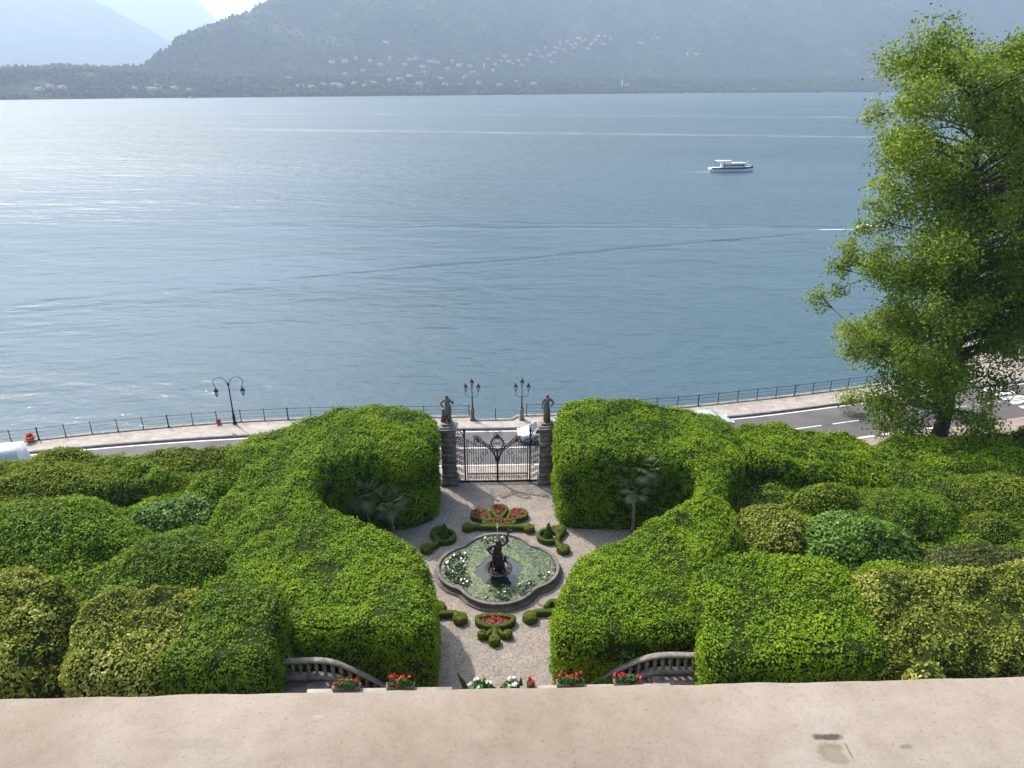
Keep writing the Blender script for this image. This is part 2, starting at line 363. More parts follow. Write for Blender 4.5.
def hillmat():
    m, t, p = newmat('wooded_hillside'); g = N(t, 'ShaderNodeNewGeometry'); L = t.links.new
    n1 = N(t, 'ShaderNodeTexNoise', i_Scale=.0065, i_Detail=12.0, i_Roughness=.72); L(g.outputs['Position'], n1.inputs['Vector'])
    v = N(t, 'ShaderNodeTexVoronoi', i_Scale=.10); L(g.outputs['Position'], v.inputs['Vector'])
    c = ramp(t, n1.outputs[0], [(.36, (.010, .024, .008)), (.50, (.030, .052, .016)), (.58, (.055, .085, .025)), (.66, (.15, .15, .06))])
    L(c, p.inputs['Base Color']); p.inputs['Roughness'].default_value = 1.0; p.inputs['Specular IOR Level'].default_value = 0.0
    n2 = N(t, 'ShaderNodeTexNoise', i_Scale=.03, i_Detail=6.0, i_Roughness=.7); L(g.outputs['Position'], n2.inputs['Vector'])
    a = t.nodes.new('ShaderNodeMath'); a.operation = 'MULTIPLY_ADD'; L(n2.outputs[0], a.inputs[0]); a.inputs[1].default_value = 2.2; L(v.outputs['Distance'], a.inputs[2])
    b = N(t, 'ShaderNodeBump', i_Strength=1.0, i_Distance=22.0); L(a.outputs[0], b.inputs['Height']); L(b.outputs[0], p.inputs['Normal'])
    return m
HILL = hillmat()
def sheet(name, xs, ys, zf, mat):
    X, Y = np.meshgrid(xs, ys); Z = zf(X, Y); nx, ny = len(xs), len(ys); g = Geo()
    i = np.arange(nx * ny).reshape(ny, nx); F = np.stack([i[:-1, :-1], i[:-1, 1:], i[1:, 1:], i[1:, :-1]], -1).reshape(-1, 4)
    g.add(np.stack([X, Y, Z], -1).reshape(-1, 3), F); return tag(g.build(name, mat, smooth=True), kind='structure')
sheet('hillside', np.arange(-3600, 4600, 16.), np.concatenate([np.arange(1440, 4200, 16.), np.arange(4200, 5600, 60.)]), hillZ, HILL)
def mtnZ1(X, Y):
    n = fbm(X / 900., Y / 900., 2.2, 5); ridge = 330 + .50 * (-2834 - X) + 60 * n + 14 * fbm(X / 160., Y / 160., .3, 3)
    return np.clip(ridge, -20, 1900) * (1 - np.abs(Y - 7300) / 2200.) - 6
def mtnZ2(X, Y):
    n = fbm(X / 1500., Y / 1500., 7.2, 5); ridge = 810 + .9 * (-3879 - X) + 100 * n
    return np.clip(ridge, -20, 2100) * (1 - np.abs(Y - 11500) / 2200.) - 6
sheet('far_mountain', np.arange(-9500, -1400, 70.), np.arange(5150, 9450, 70.), mtnZ1, HILL)
sheet('far_mountain', np.arange(-9500, -2200, 120.), np.arange(9350, 13650, 120.), mtnZ2, HILL)
def hit(x, y):
    d = ray(x, y); t = np.linspace(1400, 5200, 4000) / d[1]; P = CAM + d[None] * t[:, None]; z = hillZ(P[:, 0], P[:, 1])
    k = np.argmax(P[:, 2] < z); return P[k]
rng = np.random.default_rng(5)
WOODL = leafmat('far_wood', [(0.0, (.012, .028, .010)), (.5, (.026, .05, .016)), (.8, (.05, .08, .024)), (1.0, (.09, .10, .04))], .05, 1.0, .0)
def woods():
    g = Geo(); n = 26000
    X = rng.uniform(-1700, 2300, n); d = rng.uniform(2, 1900, n) * rng.random(n) ** .6; Y = shoreY(X) + d
    dens = fbm(X / 130., Y / 130., 3.3, 3); k = dens > -.35 - .5 * rng.random(n); X, Y, d = X[k], Y[k], d[k]; n = len(X)
    Z = hillZ(X, Y); hgt = rng.uniform(6, 11, n); wd = hgt * rng.uniform(.35, .6, n); cyp = rng.random(n) < .06; hgt[cyp] *= 1.25; wd[cyp] *= .38
    a = np.arange(6) * math.pi / 3; base = []
    for rr, zz in ((.55, 0.0), (1.0, .35), (.75, .75)): base += [(rr * math.cos(q + zz), rr * math.sin(q + zz), zz) for q in a]
    base.append((0, 0, 1.0)); base = np.array(base)
    V = base[None] * np.stack([wd, wd, hgt], -1)[:, None] * (1 + .22 * rng.normal(size=(n, len(base), 1))) + np.stack([X, Y, Z - 1], -1)[:, None]
    F = [(i * 6 + j, i * 6 + (j + 1) % 6, (i + 1) * 6 + (j + 1) % 6, (i + 1) * 6 + j) for i in range(2) for j in range(6)]; T = [(12 + j, 12 + (j + 1) % 6, 18) for j in range(6)]
    off = (np.arange(n) * len(base))[:, None, None]; tone = np.repeat(np.clip(.4 + .25 * rng.normal(size=n) + .3 * dens[k], 0, 1), len(base))
    g.add(V.reshape(-1, 3), (np.array(F)[None] + off).reshape(-1, 4), 0, tone)
    g.f.setdefault(3, []).append(((np.array(T)[None] + off).reshape(-1, 3), 0))
    return g
tag(woods().build('far_woodland', WOODL), 'dark wooded slope of trees along the far shore', 'woodland', kind='stuff')
HW = [plain('house_wall_cream', (.46, .40, .31), .9), plain('house_wall_white', (.54, .52, .48), .9), plain('house_wall_pink', (.46, .31, .25), .9), plain('house_wall_ochre', (.46, .33, .17), .9)]
ROOF = plain('tile_roof', (.33, .16, .10), .9)
def house(x, y, w, h, wall, rz, label, group):
    P = hit(x, y); P[2] = float(hillZ(P[0], P[1])) - 1.5; dpt = 9.0
    rt = Geo(); g2 = Geo(); g2.box((0, 0, h / 2), (w, dpt, h))
    for sx in np.arange(-w / 2 + 2, w / 2 - 1, 3.2):
        for zz in np.arange(2.6, h - 1, 3.0): g2.box((sx, -dpt / 2 - .05, zz), (1.1, .12, 1.6), mat=1)
    o = tag(g2.build('house', [wall, DGLASS]), label, 'house', group); o.location = P; o.rotation_euler = (0, 0, rz)
    a, b, e = w / 2 + .6, dpt / 2 + .6, w / 2 - 3 if w > 9 else w / 2 - 1
    rt.add([(-a, -b, h), (a, -b, h), (a, b, h), (-a, b, h), (-e, 0, h + 2.6), (e, 0, h + 2.6)], [(0, 1, 5, 4), (1, 2, 5), (2, 3, 4, 5), (3, 0, 4), (3, 2, 1, 0)])
    rt.build('roof', ROOF, o); return o
rr = random.Random(3)
FEW = [(340.6, 88, 14, 11, 1, 'white gabled house at the far waterfront, left of the largest pale villa'),
       (419.6, 87.5, 24, 15, 0, 'largest pale villa on the far waterfront, below the middle of the village'),
       (152.7, 91, 30, 8, 0, 'long low pale house by the water on the wooded left part of the far shore'),
       (516, 83, 14, 9, 2, 'pink and white house alone near the water below the hill village'),
       (627, 87, 18, 10, 0, 'cream house beside the thin white tower on the far waterfront'),
       (872, 78, 22, 10, 2, 'pinkish house on the far slope just left of the big tree'),
       (696, 55, 24, 6, 1, 'long white building with a tower alone on the right wooded slope'),
       (431, 63.5, 34, 9, 3, 'wide ochre house above the far shore in the middle of the left hamlet'),
       (386, 43.5, 22, 8, 0, 'pale house highest of all on the far left slope'),
       (63, 90, 18, 9, 2, 'pinkish house among trees at the far left waterfront')]
for x, y, w, h, k, lab in FEW: house(x, y, w, h, HW[k], rr.uniform(-.3, .3), lab, 'houses across the lake')
VIL = [(399.7, 81), (355, 85), (410, 61), (416, 60), (459, 67), (473, 74), (501, 62), (508, 63), (512, 65), (527, 61), (537, 52.5), (541, 58), (556, 49), (563, 51), (571, 46), (576, 45), (582, 42.5), (586, 41), (592, 44), (599, 37), (549, 56), (479, 85), (658, 39), (335, 87), (312, 89), (324, 87), (332, 64), (370, 62), (40, 92), (190, 92), (590, 46), (567, 43), (530, 56), (518, 62), (495, 66), (470, 67), (447, 70), (300, 88), (289, 80), (345, 76), (362, 72), (380, 66), (425, 74), (440, 80), (460, 86), (493, 71), (551, 63), (603, 45), (610, 40), (640, 44), (754, 91), (815, 88), (345, 63), (356, 60), (390, 60), (560, 44), (574, 49), (579, 39.5), (588, 50), (596, 41), (554, 54), (545, 49), (605, 37), (566, 53), (522, 66), (505, 58), (487, 60), (437, 64), (423, 68), (405, 66), (452, 62), (465, 79), (390, 82), (410, 78), (374, 85), (365, 87), (445, 87), (500, 87), (534, 86), (50, 89), (175, 90), (135, 90)]
for i, (x, y) in enumerate(VIL):
    house(x, y, rr.uniform(11, 24), rr.uniform(7, 11), HW[rr.choice([0, 0, 1, 2, 2, 3])], rr.uniform(-.5, .5), 'tiny pale house among the trees across the lake', 'village houses across the lake')
def tower(x, y, h, w, label):
    P = hit(x, y); g = Geo(); g.box((0, 0, h / 2), (w, w, h)); g.box((0, -w / 2 - .06, h - 3), (w * .4, .1, 2.4), mat=1); o = tag(g.build('bell_tower', [HW[1], DGLASS]), label, 'tower', 'towers across the lake'); o.location = P
    r_ = Geo(); r_.add([(-w * .55, -w * .55, h), (w * .55, -w * .55, h), (w * .55, w * .55, h), (-w * .55, w * .55, h), (0, 0, h + 5)], [(0, 1, 4), (1, 2, 4), (2, 3, 4), (3, 0, 4), (3, 2, 1, 0)]); r_.build('roof', ROOF, o)
tower(484, 70, 26, 5, 'slim white bell tower between the hamlets on the far shore')
tower(622, 88, 26, 5, 'thin white tower standing at the far waterfront')
tower(687, 56, 16, 7, 'white tower of the lone building on the right wooded slope')

# ------------------------------------------------------------------ road, promenade, shore wall
def curve(pts, step=.5): return smooth_closed(pts, step, closed=False)
def offset(Pl, d):
    T = np.gradient(Pl, axis=0); T /= np.linalg.norm(T, axis=1)[:, None]; return Pl + d * np.stack([-T[:, 1], T[:, 0]], -1)
KERB = curve([(-90, 36.0), (-60, 43.2), (-31.6, 49.6), (-20.5, 51.2), (-8, 52.0), (0, 52.1), (8, 52.4), (19.7, 53.9), (32.8, 57.0), (46, 60.2), (70, 65.5), (110, 74)], .6)
RAIL = curve([(-90, 37.5), (-60, 44.5), (-38.4, 50.2), (-31.2, 52.0), (-21.7, 53.7), (-12, 54.4), (0, 54.6), (8, 54.9), (16.4, 55.9), (20.4, 56.7), (26.3, 58.0), (30.2, 59.0), (38, 61.2), (41.5, 63), (43.5, 68), (47, 75), (56, 80), (80, 86), (110, 92)], .6)
RAIL[np.abs(RAIL[:, 0] - .05) < 12, 1] -= .22; RAIL[np.abs(RAIL[:, 0] - .05) < 1.9, 1] -= .72
NEAR = offset(KERB, -6.1)
def strip(A, B, z, name, mat, zb=None):
    n = max(len(A), len(B)) * 2; rs = lambda Pp: np.stack([np.interp(np.linspace(0, 1, n), np.linspace(0, 1, len(Pp)), Pp[:, i]) for i in (0, 1)], -1)
    # match by arc position along x
    A2, B2 = rs(A), rs(B); g = Geo(); V = np.concatenate([np.c_[A2, np.full(n, z)], np.c_[B2, np.full(n, z if zb is None else zb)]]); i = np.arange(n - 1)
    g.add(V, np.stack([i, i + 1, n + i + 1, n + i], -1)); return tag(g.build(name, mat), kind='structure')
def asphalt():
    m, t, p = newmat('asphalt'); g = N(t, 'ShaderNodeNewGeometry'); L = t.links.new
    n1 = N(t, 'ShaderNodeTexNoise', i_Scale=.35, i_Detail=8.0, i_Roughness=.6); L(g.outputs['Position'], n1.inputs['Vector'])
    L(ramp(t, n1.outputs[0], [(.3, (.058, .053, .052)), (.7, (.098, .090, .088))]), p.inputs['Base Color']); p.inputs['Roughness'].default_value = .85
    n2 = N(t, 'ShaderNodeTexNoise', i_Scale=40.0, i_Detail=3.0); L(g.outputs['Position'], n2.inputs['Vector']); b = N(t, 'ShaderNodeBump', i_Strength=.4, i_Distance=.01); L(n2.outputs[0], b.inputs['Height']); L(b.outputs[0], p.inputs['Normal'])
    return m
def paving(name, c1, c2, c3, sx, sy, rot):
    m, t, p = newmat(name); g = N(t, 'ShaderNodeNewGeometry'); L = t.links.new
    mp = t.nodes.new('ShaderNodeMapping'); mp.inputs['Rotation'].default_value = (0, 0, rot); L(g.outputs['Position'], mp.inputs['Vector'])
    br = N(t, 'ShaderNodeTexBrick', i_Scale=1.0, i_Mortar_Size=.012, i_Brick_Width=sx, i_Row_Height=sy); L(mp.outputs[0], br.inputs['Vector'])
    br.inputs['Color1'].default_value = tuple(c1) + (1,); br.inputs['Color2'].default_value = tuple(c2) + (1,); br.inputs['Mortar'].default_value = tuple(c3) + (1,)
    n1 = N(t, 'ShaderNodeTexNoise', i_Scale=1.2, i_Detail=8.0, i_Roughness=.7); L(g.outputs['Position'], n1.inputs['Vector'])
    mx = N(t, 'ShaderNodeMix', data_type='RGBA', blend_type='MULTIPLY'); mx.inputs[0].default_value = 1.0; L(br.outputs[0], mx.inputs[6]); L(ramp(t, n1.outputs[0], [(.3, (.7, .68, .66)), (.7, (1.1, 1.08, 1.05))]), mx.inputs[7])
    L(mx.outputs[2], p.inputs['Base Color']); p.inputs['Roughness'].default_value = .85
    return m
ASPH = asphalt()
PROM = paving('promenade_paving', (.27, .24, .205), (.33, .295, .255), (.17, .155, .13), .9, .6, R(8))
def marking():
    m, t, p = newmat('road_marking_paint'); g = N(t, 'ShaderNodeNewGeometry'); n1 = N(t, 'ShaderNodeTexNoise', i_Scale=6.0, i_Detail=8.0, i_Roughness=.75); t.links.new(g.outputs['Position'], n1.inputs['Vector'])
    t.links.new(ramp(t, n1.outputs[0], [(.28, (.30, .29, .28)), (.46, (.50, .49, .47)), (.7, (.60, .59, .57))]), p.inputs['Base Color']); p.inputs['Roughness'].default_value = .7; return m
MARK = marking()
# land under everything
g = Geo(); inner = offset(RAIL, -.02); n = len(inner)
V = np.concatenate([np.c_[inner, np.full(n, -.03)], np.c_[np.stack([inner[:, 0], np.full(n, -40.)], -1), np.full(n, -.03)]]); i = np.arange(n - 1)
g.add(V, np.stack([n + i, n + i + 1, i + 1, i], -1)); tag(g.build('ground', SOIL), kind='structure')
strip(NEAR, KERB, .0, 'road', ASPH)
KH = .13
def ribbon(A, offs, zs, name, mat):
    Ls = [np.c_[offset(A, o), np.full(len(A), z)] for o, z in zip(offs, zs)]; n = len(A); g = Geo(); i = np.arange(n - 1)
    g.add(np.concatenate(Ls), np.concatenate([np.stack([k * n + i, k * n + i + 1, (k + 1) * n + i + 1, (k + 1) * n + i], -1) for k in range(len(Ls) - 1)])); return tag(g.build(name, mat), kind='structure')
KERBM = stone('kerb_stone', (.10, .09, .085), (.24, .22, .20), 2.0)
ribbon(KERB, [0.0, .0, .22], [-.02, KH, KH + .005], 'kerb', KERBM)
# promenade: clip the two lines at equal x so the strip does not skew
def byx(Pl, xs): 
    o = np.argsort(Pl[:, 0]); return np.stack([xs, np.interp(xs, Pl[o, 0], Pl[o, 1])], -1)
xs = np.arange(-88, 100, .5)
strip(byx(offset(KERB, .22), xs), byx(RAIL, xs), KH, 'promenade', PROM)
ribbon(RAIL, [-.16, -.16, .22, .22, .30], [KH + .002, KH + .06, KH + .06, -1.2, -3.6], 'shore_wall', GREYST)
WALKM = paving('court_edge_paving', (.25, .22, .185), (.29, .26, .22), (.16, .14, .12), .6, .4, R(2))
NE2 = offset(NEAR, -.2); 
xr = np.arange(-88, 28, .5)
strip(np.stack([xr, np.maximum(byx(NEAR, xr)[:, 1] - 2.1, 30)], -1), byx(NE2, xr), .10, 'pavement', WALKM)
ribbon(NEAR[NEAR[:, 0] < 28], [-.2, 0, 0], [.104, .10, -.02], 'kerb', KERBM)
PLAZA = stone('plaza_gravel', (.17, .135, .105), (.28, .23, .19), 1.5, .95, .5)
xp = np.arange(28, 100, .5)
strip(np.stack([xp, np.full(len(xp), 34.0)], -1), byx(NEAR, xp), -.008, 'plaza', PLAZA)
def dashes(Pl, on, off, w, name, start=0.0, xmin=-80, xmax=90):
    s = np.r_[0, np.cumsum(np.linalg.norm(np.diff(Pl, axis=0), axis=1))]; T = np.gradient(Pl, axis=0); T /= np.linalg.norm(T, axis=1)[:, None]; Nn = np.stack([-T[:, 1], T[:, 0]], -1); g = Geo(); q = start
    at = lambda A, v: np.stack([np.interp(v, s, A[:, 0]), np.interp(v, s, A[:, 1])], -1)
    while q < s[-1]:
        v = np.linspace(q, min(q + on, s[-1]), max(2, int(on / .6))); c = at(Pl, v); n_ = at(Nn, v)
        if c[:, 0].min() > xmin and c[:, 0].max() < xmax:
            k = len(v); V = np.r_[np.c_[c - n_ * w / 2, np.full(k, .005)], np.c_[c + n_ * w / 2, np.full(k, .005)]]; i = np.arange(k - 1); g.add(V, np.stack([i, i + 1, k + i + 1, k + i], -1))
        q += on + off
    return tag(g.build(name, MARK), kind='structure')
CEN = offset(KERB, -3.1)
dashes(offset(KERB, -.28), 2.0, 0.0, .15, 'edge_line')
dashes(offset(NEAR, .25), 2.0, 0.0, .14, 'edge_line', xmax=26)
dashes(CEN, 2.6, 1.1, .13, 'centre_line', xmin=4.5, start=.9)
dashes(CEN, 1.0, 0.0, .13, 'centre_line', xmin=-80, xmax=4)
dashes(offset(NEAR, .25), 2.2, .7, .28, 'edge_line', xmin=27, xmax=38)
g = Geo(); j = int(np.argmin(abs(KERB[:, 0] - 46.2))); T = KERB[j + 1] - KERB[j]; T /= np.linalg.norm(T); Nn = np.array([T[1], -T[0]]); az = math.atan2(T[1], T[0])
for k in range(6):
    c = KERB[j] + Nn * (.75 + k * .95); g.add(np.array([np.r_[c + T * a + Nn * b, .009] for a, b in ((-1.2, -.25), (1.2, -.25), (1.2, .25), (-1.2, .25))]), [(3, 2, 1, 0)])
tag(g.build('zebra_crossing', MARK), kind='structure')
# court of gravel
def gravel():
    m, t, p = newmat('court_gravel'); g = N(t, 'ShaderNodeNewGeometry'); L = t.links.new
    n1 = N(t, 'ShaderNodeTexNoise', i_Scale=.8, i_Detail=6.0); L(g.outputs['Position'], n1.inputs['Vector'])
    n2 = N(t, 'ShaderNodeTexVoronoi', i_Scale=14.0); L(g.outputs['Position'], n2.inputs['Vector'])
    c1 = ramp(t, n1.outputs[0], [(.3, (.165, .141, .113)), (.7, (.212, .184, .150))]); c2 = ramp(t, n2.outputs['Color'], [(.1, (.62, .62, .62)), (.5, (1, 1, 1)), (.9, (1.35, 1.33, 1.3))])
    mx = N(t, 'ShaderNodeMix', data_type='RGBA', blend_type='MULTIPLY'); mx.inputs[0].default_value = 1.0; L(c1, mx.inputs[6]); L(c2, mx.inputs[7]); L(mx.outputs[2], p.inputs['Base Color']); p.inputs['Roughness'].default_value = .95
    b = N(t, 'ShaderNodeBump', i_Strength=.5, i_Distance=.02); L(n2.outputs['Distance'], b.inputs['Height']); L(b.outputs[0], p.inputs['Normal']); return m
g = Geo(); g.add([(-15, 18, .0), (15, 18, .0), (15, 43.75, .0), (-15, 43.75, .0)], [(0, 1, 2, 3)]); tag(g.build('gravel_court', gravel()), kind='structure')

# ------------------------------------------------------------------ hedges and shrubs
def hedge(name, label, cat, poly, hf, mat, seed, r=.7, z0=0.0, dens=120, leafL=.17, leafW=.085, amp=.24, spread=.6, group=None, tonec=.45, gs=.22, wave=2.2, inset=.17):
    rng = np.random.default_rng(seed); P = smooth_closed(poly, .3); t_ = np.roll(P, -1, 0) - np.roll(P, 1, 0); t_ /= np.linalg.norm(t_, axis=1)[:, None] + 1e-9; sg = np.sign((P[:, 0] * np.roll(P[:, 1], -1) - np.roll(P[:, 0], -1) * P[:, 1]).sum()); P = P + sg * inset * np.stack([-t_[:, 1], t_[:, 0]], -1); P2 = np.roll(P, -1, 0)
    x0, y0 = P.min(0) - .6; x1, y1 = P.max(0) + .6; xs, ys = np.arange(x0, x1, gs), np.arange(y0, y1, gs); X, Y = np.meshgrid(xs, ys); Q = np.stack([X.ravel(), Y.ravel()], -1)
    dm = np.full(len(Q), 1e9); near = np.zeros((len(Q), 2)); ins = np.zeros(len(Q), bool)
    for a, b in zip(P, P2):
        ab = b - a; t = np.clip(((Q - a) @ ab) / (ab @ ab + 1e-12), 0, 1); c = a + t[:, None] * ab; d = np.hypot(*(Q - c).T); k = d < dm; dm[k] = d[k]; near[k] = c[k]
        cr = ((a[1] > Q[:, 1]) != (b[1] > Q[:, 1])); xi = a[0] + (Q[:, 1] - a[1]) * ab[0] / (ab[1] if abs(ab[1]) > 1e-9 else 1e-9); ins ^= cr & (Q[:, 0] < xi)
    S = np.where(ins, dm, -dm); inn = S > 0; snap = (~inn) & (dm < gs * 1.6); Qs = Q.copy(); Qs[snap] = near[snap]; D = np.where(inn, S, 0.0)
    def top(p): return hf(p[:, 0], p[:, 1]) + amp * (fbm(p[:, 0] / wave + seed, p[:, 1] / wave, 0.5, 3)) + .10 * fbm(p[:, 0] / .62, p[:, 1] / .62, 1.5 + seed, 3)
    def prof(d): d = np.minimum(d, r); return -r + np.sqrt(np.maximum(r * r - (r - d) ** 2, 0))
    # the sides bulge and dip a little
    Zc = top(Qs) + prof(D); ok = (inn | snap).reshape(X.shape); inr = inn.reshape(X.shape)
    i = np.arange(X.size).reshape(X.shape); cs = [ok[:-1, :-1], ok[:-1, 1:], ok[1:, 1:], ok[1:, :-1]]; ci = [inr[:-1, :-1], inr[:-1, 1:], inr[1:, 1:], inr[1:, :-1]]
    cell = cs[0] & cs[1] & cs[2] & cs[3] & (ci[0] | ci[1] | ci[2] | ci[3])
    F = np.stack([i[:-1, :-1], i[:-1, 1:], i[1:, 1:], i[1:, :-1]], -1)[cell]
    c = Geo(); used = np.unique(F); re = np.full(X.size, -1); re[used] = np.arange(len(used)); V = np.c_[Qs, Zc][used]; c.add(V, re[F], 0, .12)
    area = ((P[:, 0] * P2[:, 1] - P2[:, 0] * P[:, 1]).sum()) / 2; Pw = P if area > 0 else P[::-1]; n = len(Pw); zt = top(Pw) - r; rows = 10; VV = []
    tn = np.roll(Pw, -1, 0) - np.roll(Pw, 1, 0); tn /= np.linalg.norm(tn, axis=1)[:, None] + 1e-9; on = np.stack([tn[:, 1], -tn[:, 0]], -1)
    for k in range(rows + 1):
        f = k / rows; z = z0 + (zt - z0) * f; bul = .14 * fbm(Pw[:, 0] * .7 + Pw[:, 1] * .7, z * .8, 3.1 + seed, 3) * math.sin(math.pi * min(1, f * 1.0)) - .10 * (1 - f)
        VV.append(np.c_[Pw + on * bul[:, None], z])
    VV = np.concatenate(VV); j = np.arange(n); jn = (j + 1) % n
    c.add(VV, np.concatenate([np.stack([k * n + j, k * n + jn, (k + 1) * n + jn, (k + 1) * n + j], -1) for k in range(rows)]), 0, .12)
    Pl, Nl = scatter(c, dens, rng); out = Geo()
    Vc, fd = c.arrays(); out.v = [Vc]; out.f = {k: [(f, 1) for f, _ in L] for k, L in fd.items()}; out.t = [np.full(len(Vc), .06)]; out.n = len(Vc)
    nz = fbm(Pl[:, 0] / 1.6, Pl[:, 1] / 1.6, Pl[:, 2] / 1.6 + seed, 3); fine = vnoise(Pl[:, 0] / .28, Pl[:, 1] / .28, Pl[:, 2] / .28 + seed)
    lift = rng.random(len(Pl)) ** 1.5 * .18 + .12 * fine + .10 * nz; Pl = Pl + Nl * lift[:, None]
    gap = vnoise(Pl[:, 0] / .9 + 5, Pl[:, 1] / .9, Pl[:, 2] / .7 + seed) > .62; keep = ~(gap & (rng.random(len(Pl)) < .75)); Pl, Nl, nz, fine = Pl[keep], Nl[keep], nz[keep], fine[keep]
    leaves(out, Pl, Nl, leafL, leafW, rng, spread, 0, tonec + .05 + .14 * rng.normal(size=len(Pl)) + .26 * nz + .15 * fine, up=.15)
    return tag(out.build(name, [mat, TWIG]), label, cat, group)
def shrub(label, c, rad, mat, seed, dens=200, leafL=.15, leafW=.085, rough=.16, spread=.6, tonec=.45, name='shrub', group=None, zmin=0.0, lump=1.6):
    rng = np.random.default_rng(seed); g = Geo(); seg = 30; V = []; m = 16
    for i in range(m + 1):
        t = math.pi * (1 - i / m) * .99 + .005
        for k in range(seg): a = 2 * math.pi * k / seg; V.append((math.sin(t) * math.cos(a), math.sin(t) * math.sin(a), math.cos(t)))
    V = np.array(V); q = V * lump + seed * 3.7; V = V * (1 + rough * fbm(q[:, 0], q[:, 1], q[:, 2], 3))[:, None] * np.array(rad) + np.array(c)
    V[:, 2] = np.maximum(V[:, 2], zmin)
    F = np.array([(i * seg + k, i * seg + (k + 1) % seg, (i + 1) * seg + (k + 1) % seg, (i + 1) * seg + k) for i in range(m) for k in range(seg)])
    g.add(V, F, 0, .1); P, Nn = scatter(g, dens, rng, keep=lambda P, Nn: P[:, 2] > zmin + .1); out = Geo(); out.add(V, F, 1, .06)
    nz = fbm(P[:, 0] / 1.1, P[:, 1] / 1.1, P[:, 2] / 1.1 + seed, 3); fine = vnoise(P[:, 0] / .3, P[:, 1] / .3, P[:, 2] / .3 + seed)
    P = P + Nn * (rng.random(len(P)) ** 1.5 * .18 + .1 * fine)[:, None]
    leaves(out, P, Nn, leafL, leafW, rng, spread, 0, tonec + .17 * rng.normal(size=len(P)) + .18 * nz + .16 * fine, up=.15)
    return tag(out.build(name, [mat, TWIG]), label, 'shrub', group)

def hL(x, y):
    x = np.asarray(x, float); y = np.asarray(y, float)
    z = 4.15 + 1.0 * ss(30, 38, y) + 1.45 * np.exp(-((x + 8.2) / 4.6) ** 2 - ((y - 43) / 3.8) ** 2) - 1.0 * ss(-11, -18, x) * ss(36, 42, y) - .9 * ss(-11.5, -15.5, x) * ss(40, 35, y)
    return z
def hR(x, y):
    x = np.asarray(x, float); y = np.asarray(y, float)
    return 4.15 + 1.0 * ss(30, 38, y) + 1.5 * np.exp(-((x - 7.6) / 5.2) ** 2 - ((y - 43) / 3.8) ** 2) - .9 * ss(12, 19, x) * ss(36, 42, y) - .7 * ss(10.5, 14, x) * ss(40, 35, y)
def poly(pl, hf): return [spoth(x, y, hf)[:2] for x, y in pl]
LP = [(-4.15, 43.2)] + poly([(437, 440), (428, 449), (400, 457), (367, 455), (342, 461), (326, 470), (318, 480), (319, 491), (330, 500), (346, 506), (379, 522), (417, 543), (432, 563), (437, 583), (437, 605), (431, 625), (414, 631), (379, 631), (325, 631)], hL) + [(-9.4, 24.5), (-10.2, 25.9)] + poly([(228, 585), (216, 555), (205, 522), (222, 494), (236, 470), (224, 452)], hL) + [(-16.6, 42.6), (-11, 43.4), (-6, 43.55)]
hedge('clipped_hedge', 'tall clipped hedge with two rounded lobes left of the fountain court', 'hedge', LP, hL, LAUREL, 11, dens=400, leafL=.115, leafW=.068, group='hedges round the fountain court')
RP = [(4.35, 43.3), (7, 43.6), (11, 43.9), (15.5, 44.2)] + poly([(748, 452), (735, 476), (728, 494), (738, 510), (742, 535), (716, 560), (704, 590)], hR) + [(9.9, 25.8), (9.3, 24.6)] + poly([(640, 634), (615, 636), (570, 636), (555, 626), (552, 607), (559, 584), (569, 561), (594, 543), (636, 524), (677, 502), (693, 490), (697, 477), (693, 467), (681, 460), (655, 458), (623, 457), (590, 457), (567, 455), (557, 446)], hR)
hedge('clipped_hedge', 'tall clipped hedge with two rounded lobes right of the fountain court', 'hedge', RP[::-1], hR, LAUREL, 12, dens=400, leafL=.115, leafW=.068, group='hedges round the fountain court')
# bands along the road
hB = lambda x, y: 3.75 + .5 * fbm(np.asarray(x) / 3.4, np.asarray(y) / 3.4, 8.8, 3) * 1.0 + 0 * np.asarray(x)
LB = [(-16.4, 42.4)] + poly([(232, 470), (190, 484), (140, 488), (70, 492), (0, 497), (-60, 500)], lambda x, y: 3.6) + [(-41, 36.0), (-41, 40.2), (-34, 41.2), (-25, 41.9)]
hedge('roadside_hedge', 'uneven low hedge along the road at the left', 'hedge', LB, hB, OLIVE, 21, amp=.35, dens=230, leafL=.14, leafW=.08, r=.9, wave=2.4, spread=.75, tonec=.52, group='hedges along the road')
hBR = lambda x, y: 4.4 - 1.4 * ss(16, 28, x) + .35 * fbm(np.asarray(x) / 3.0, np.asarray(y) / 3.0, 2.8, 3)
RB = [(15.2, 44.0), (20, 44.7), (27, 45.0), (34, 45.2), (45, 45.4), (45, 41.0)] + poly([(960, 473), (900, 480), (850, 486), (790, 483), (752, 476)], lambda x, y: 3.1)
hedge('roadside_hedge', 'bright green hedge along the road at the right under the big tree', 'hedge', RB[::-1], hBR, LAUREL, 22, amp=.5, dens=260, leafL=.13, leafW=.08, r=.9, wave=1.6, spread=.75, tonec=.5, group='hedges along the road')
# ground cover filling the beds between the shrubs
hG = lambda x, y: 3.15 + .5 * fbm(np.asarray(x) / 2.5, np.asarray(y) / 2.5, 5.5, 3)
for nm, pts, sd_ in (('ground_cover', [(-10.8, 26), (-12, 33), (-16, 38), (-40, 36), (-40, 22), (-16, 24)], 31), ('ground_cover', [(11, 27.5), (13.5, 36.5), (15, 41), (45, 41.5), (45, 24), (20, 26)], 32)):
    o = hedge(nm, 'dark low evergreen ground cover between the shrub mounds', 'ground cover', pts, hG if sd_ == 31 else (lambda x, y: hG(x, y) - .35), LAUREL if sd_ == 31 else HOLLY, sd_, r=.5, dens=200, leafL=.15, leafW=.085, amp=.4, tonec=.40); tag(o, kind='stuff')
    del o['category']; del o['label']
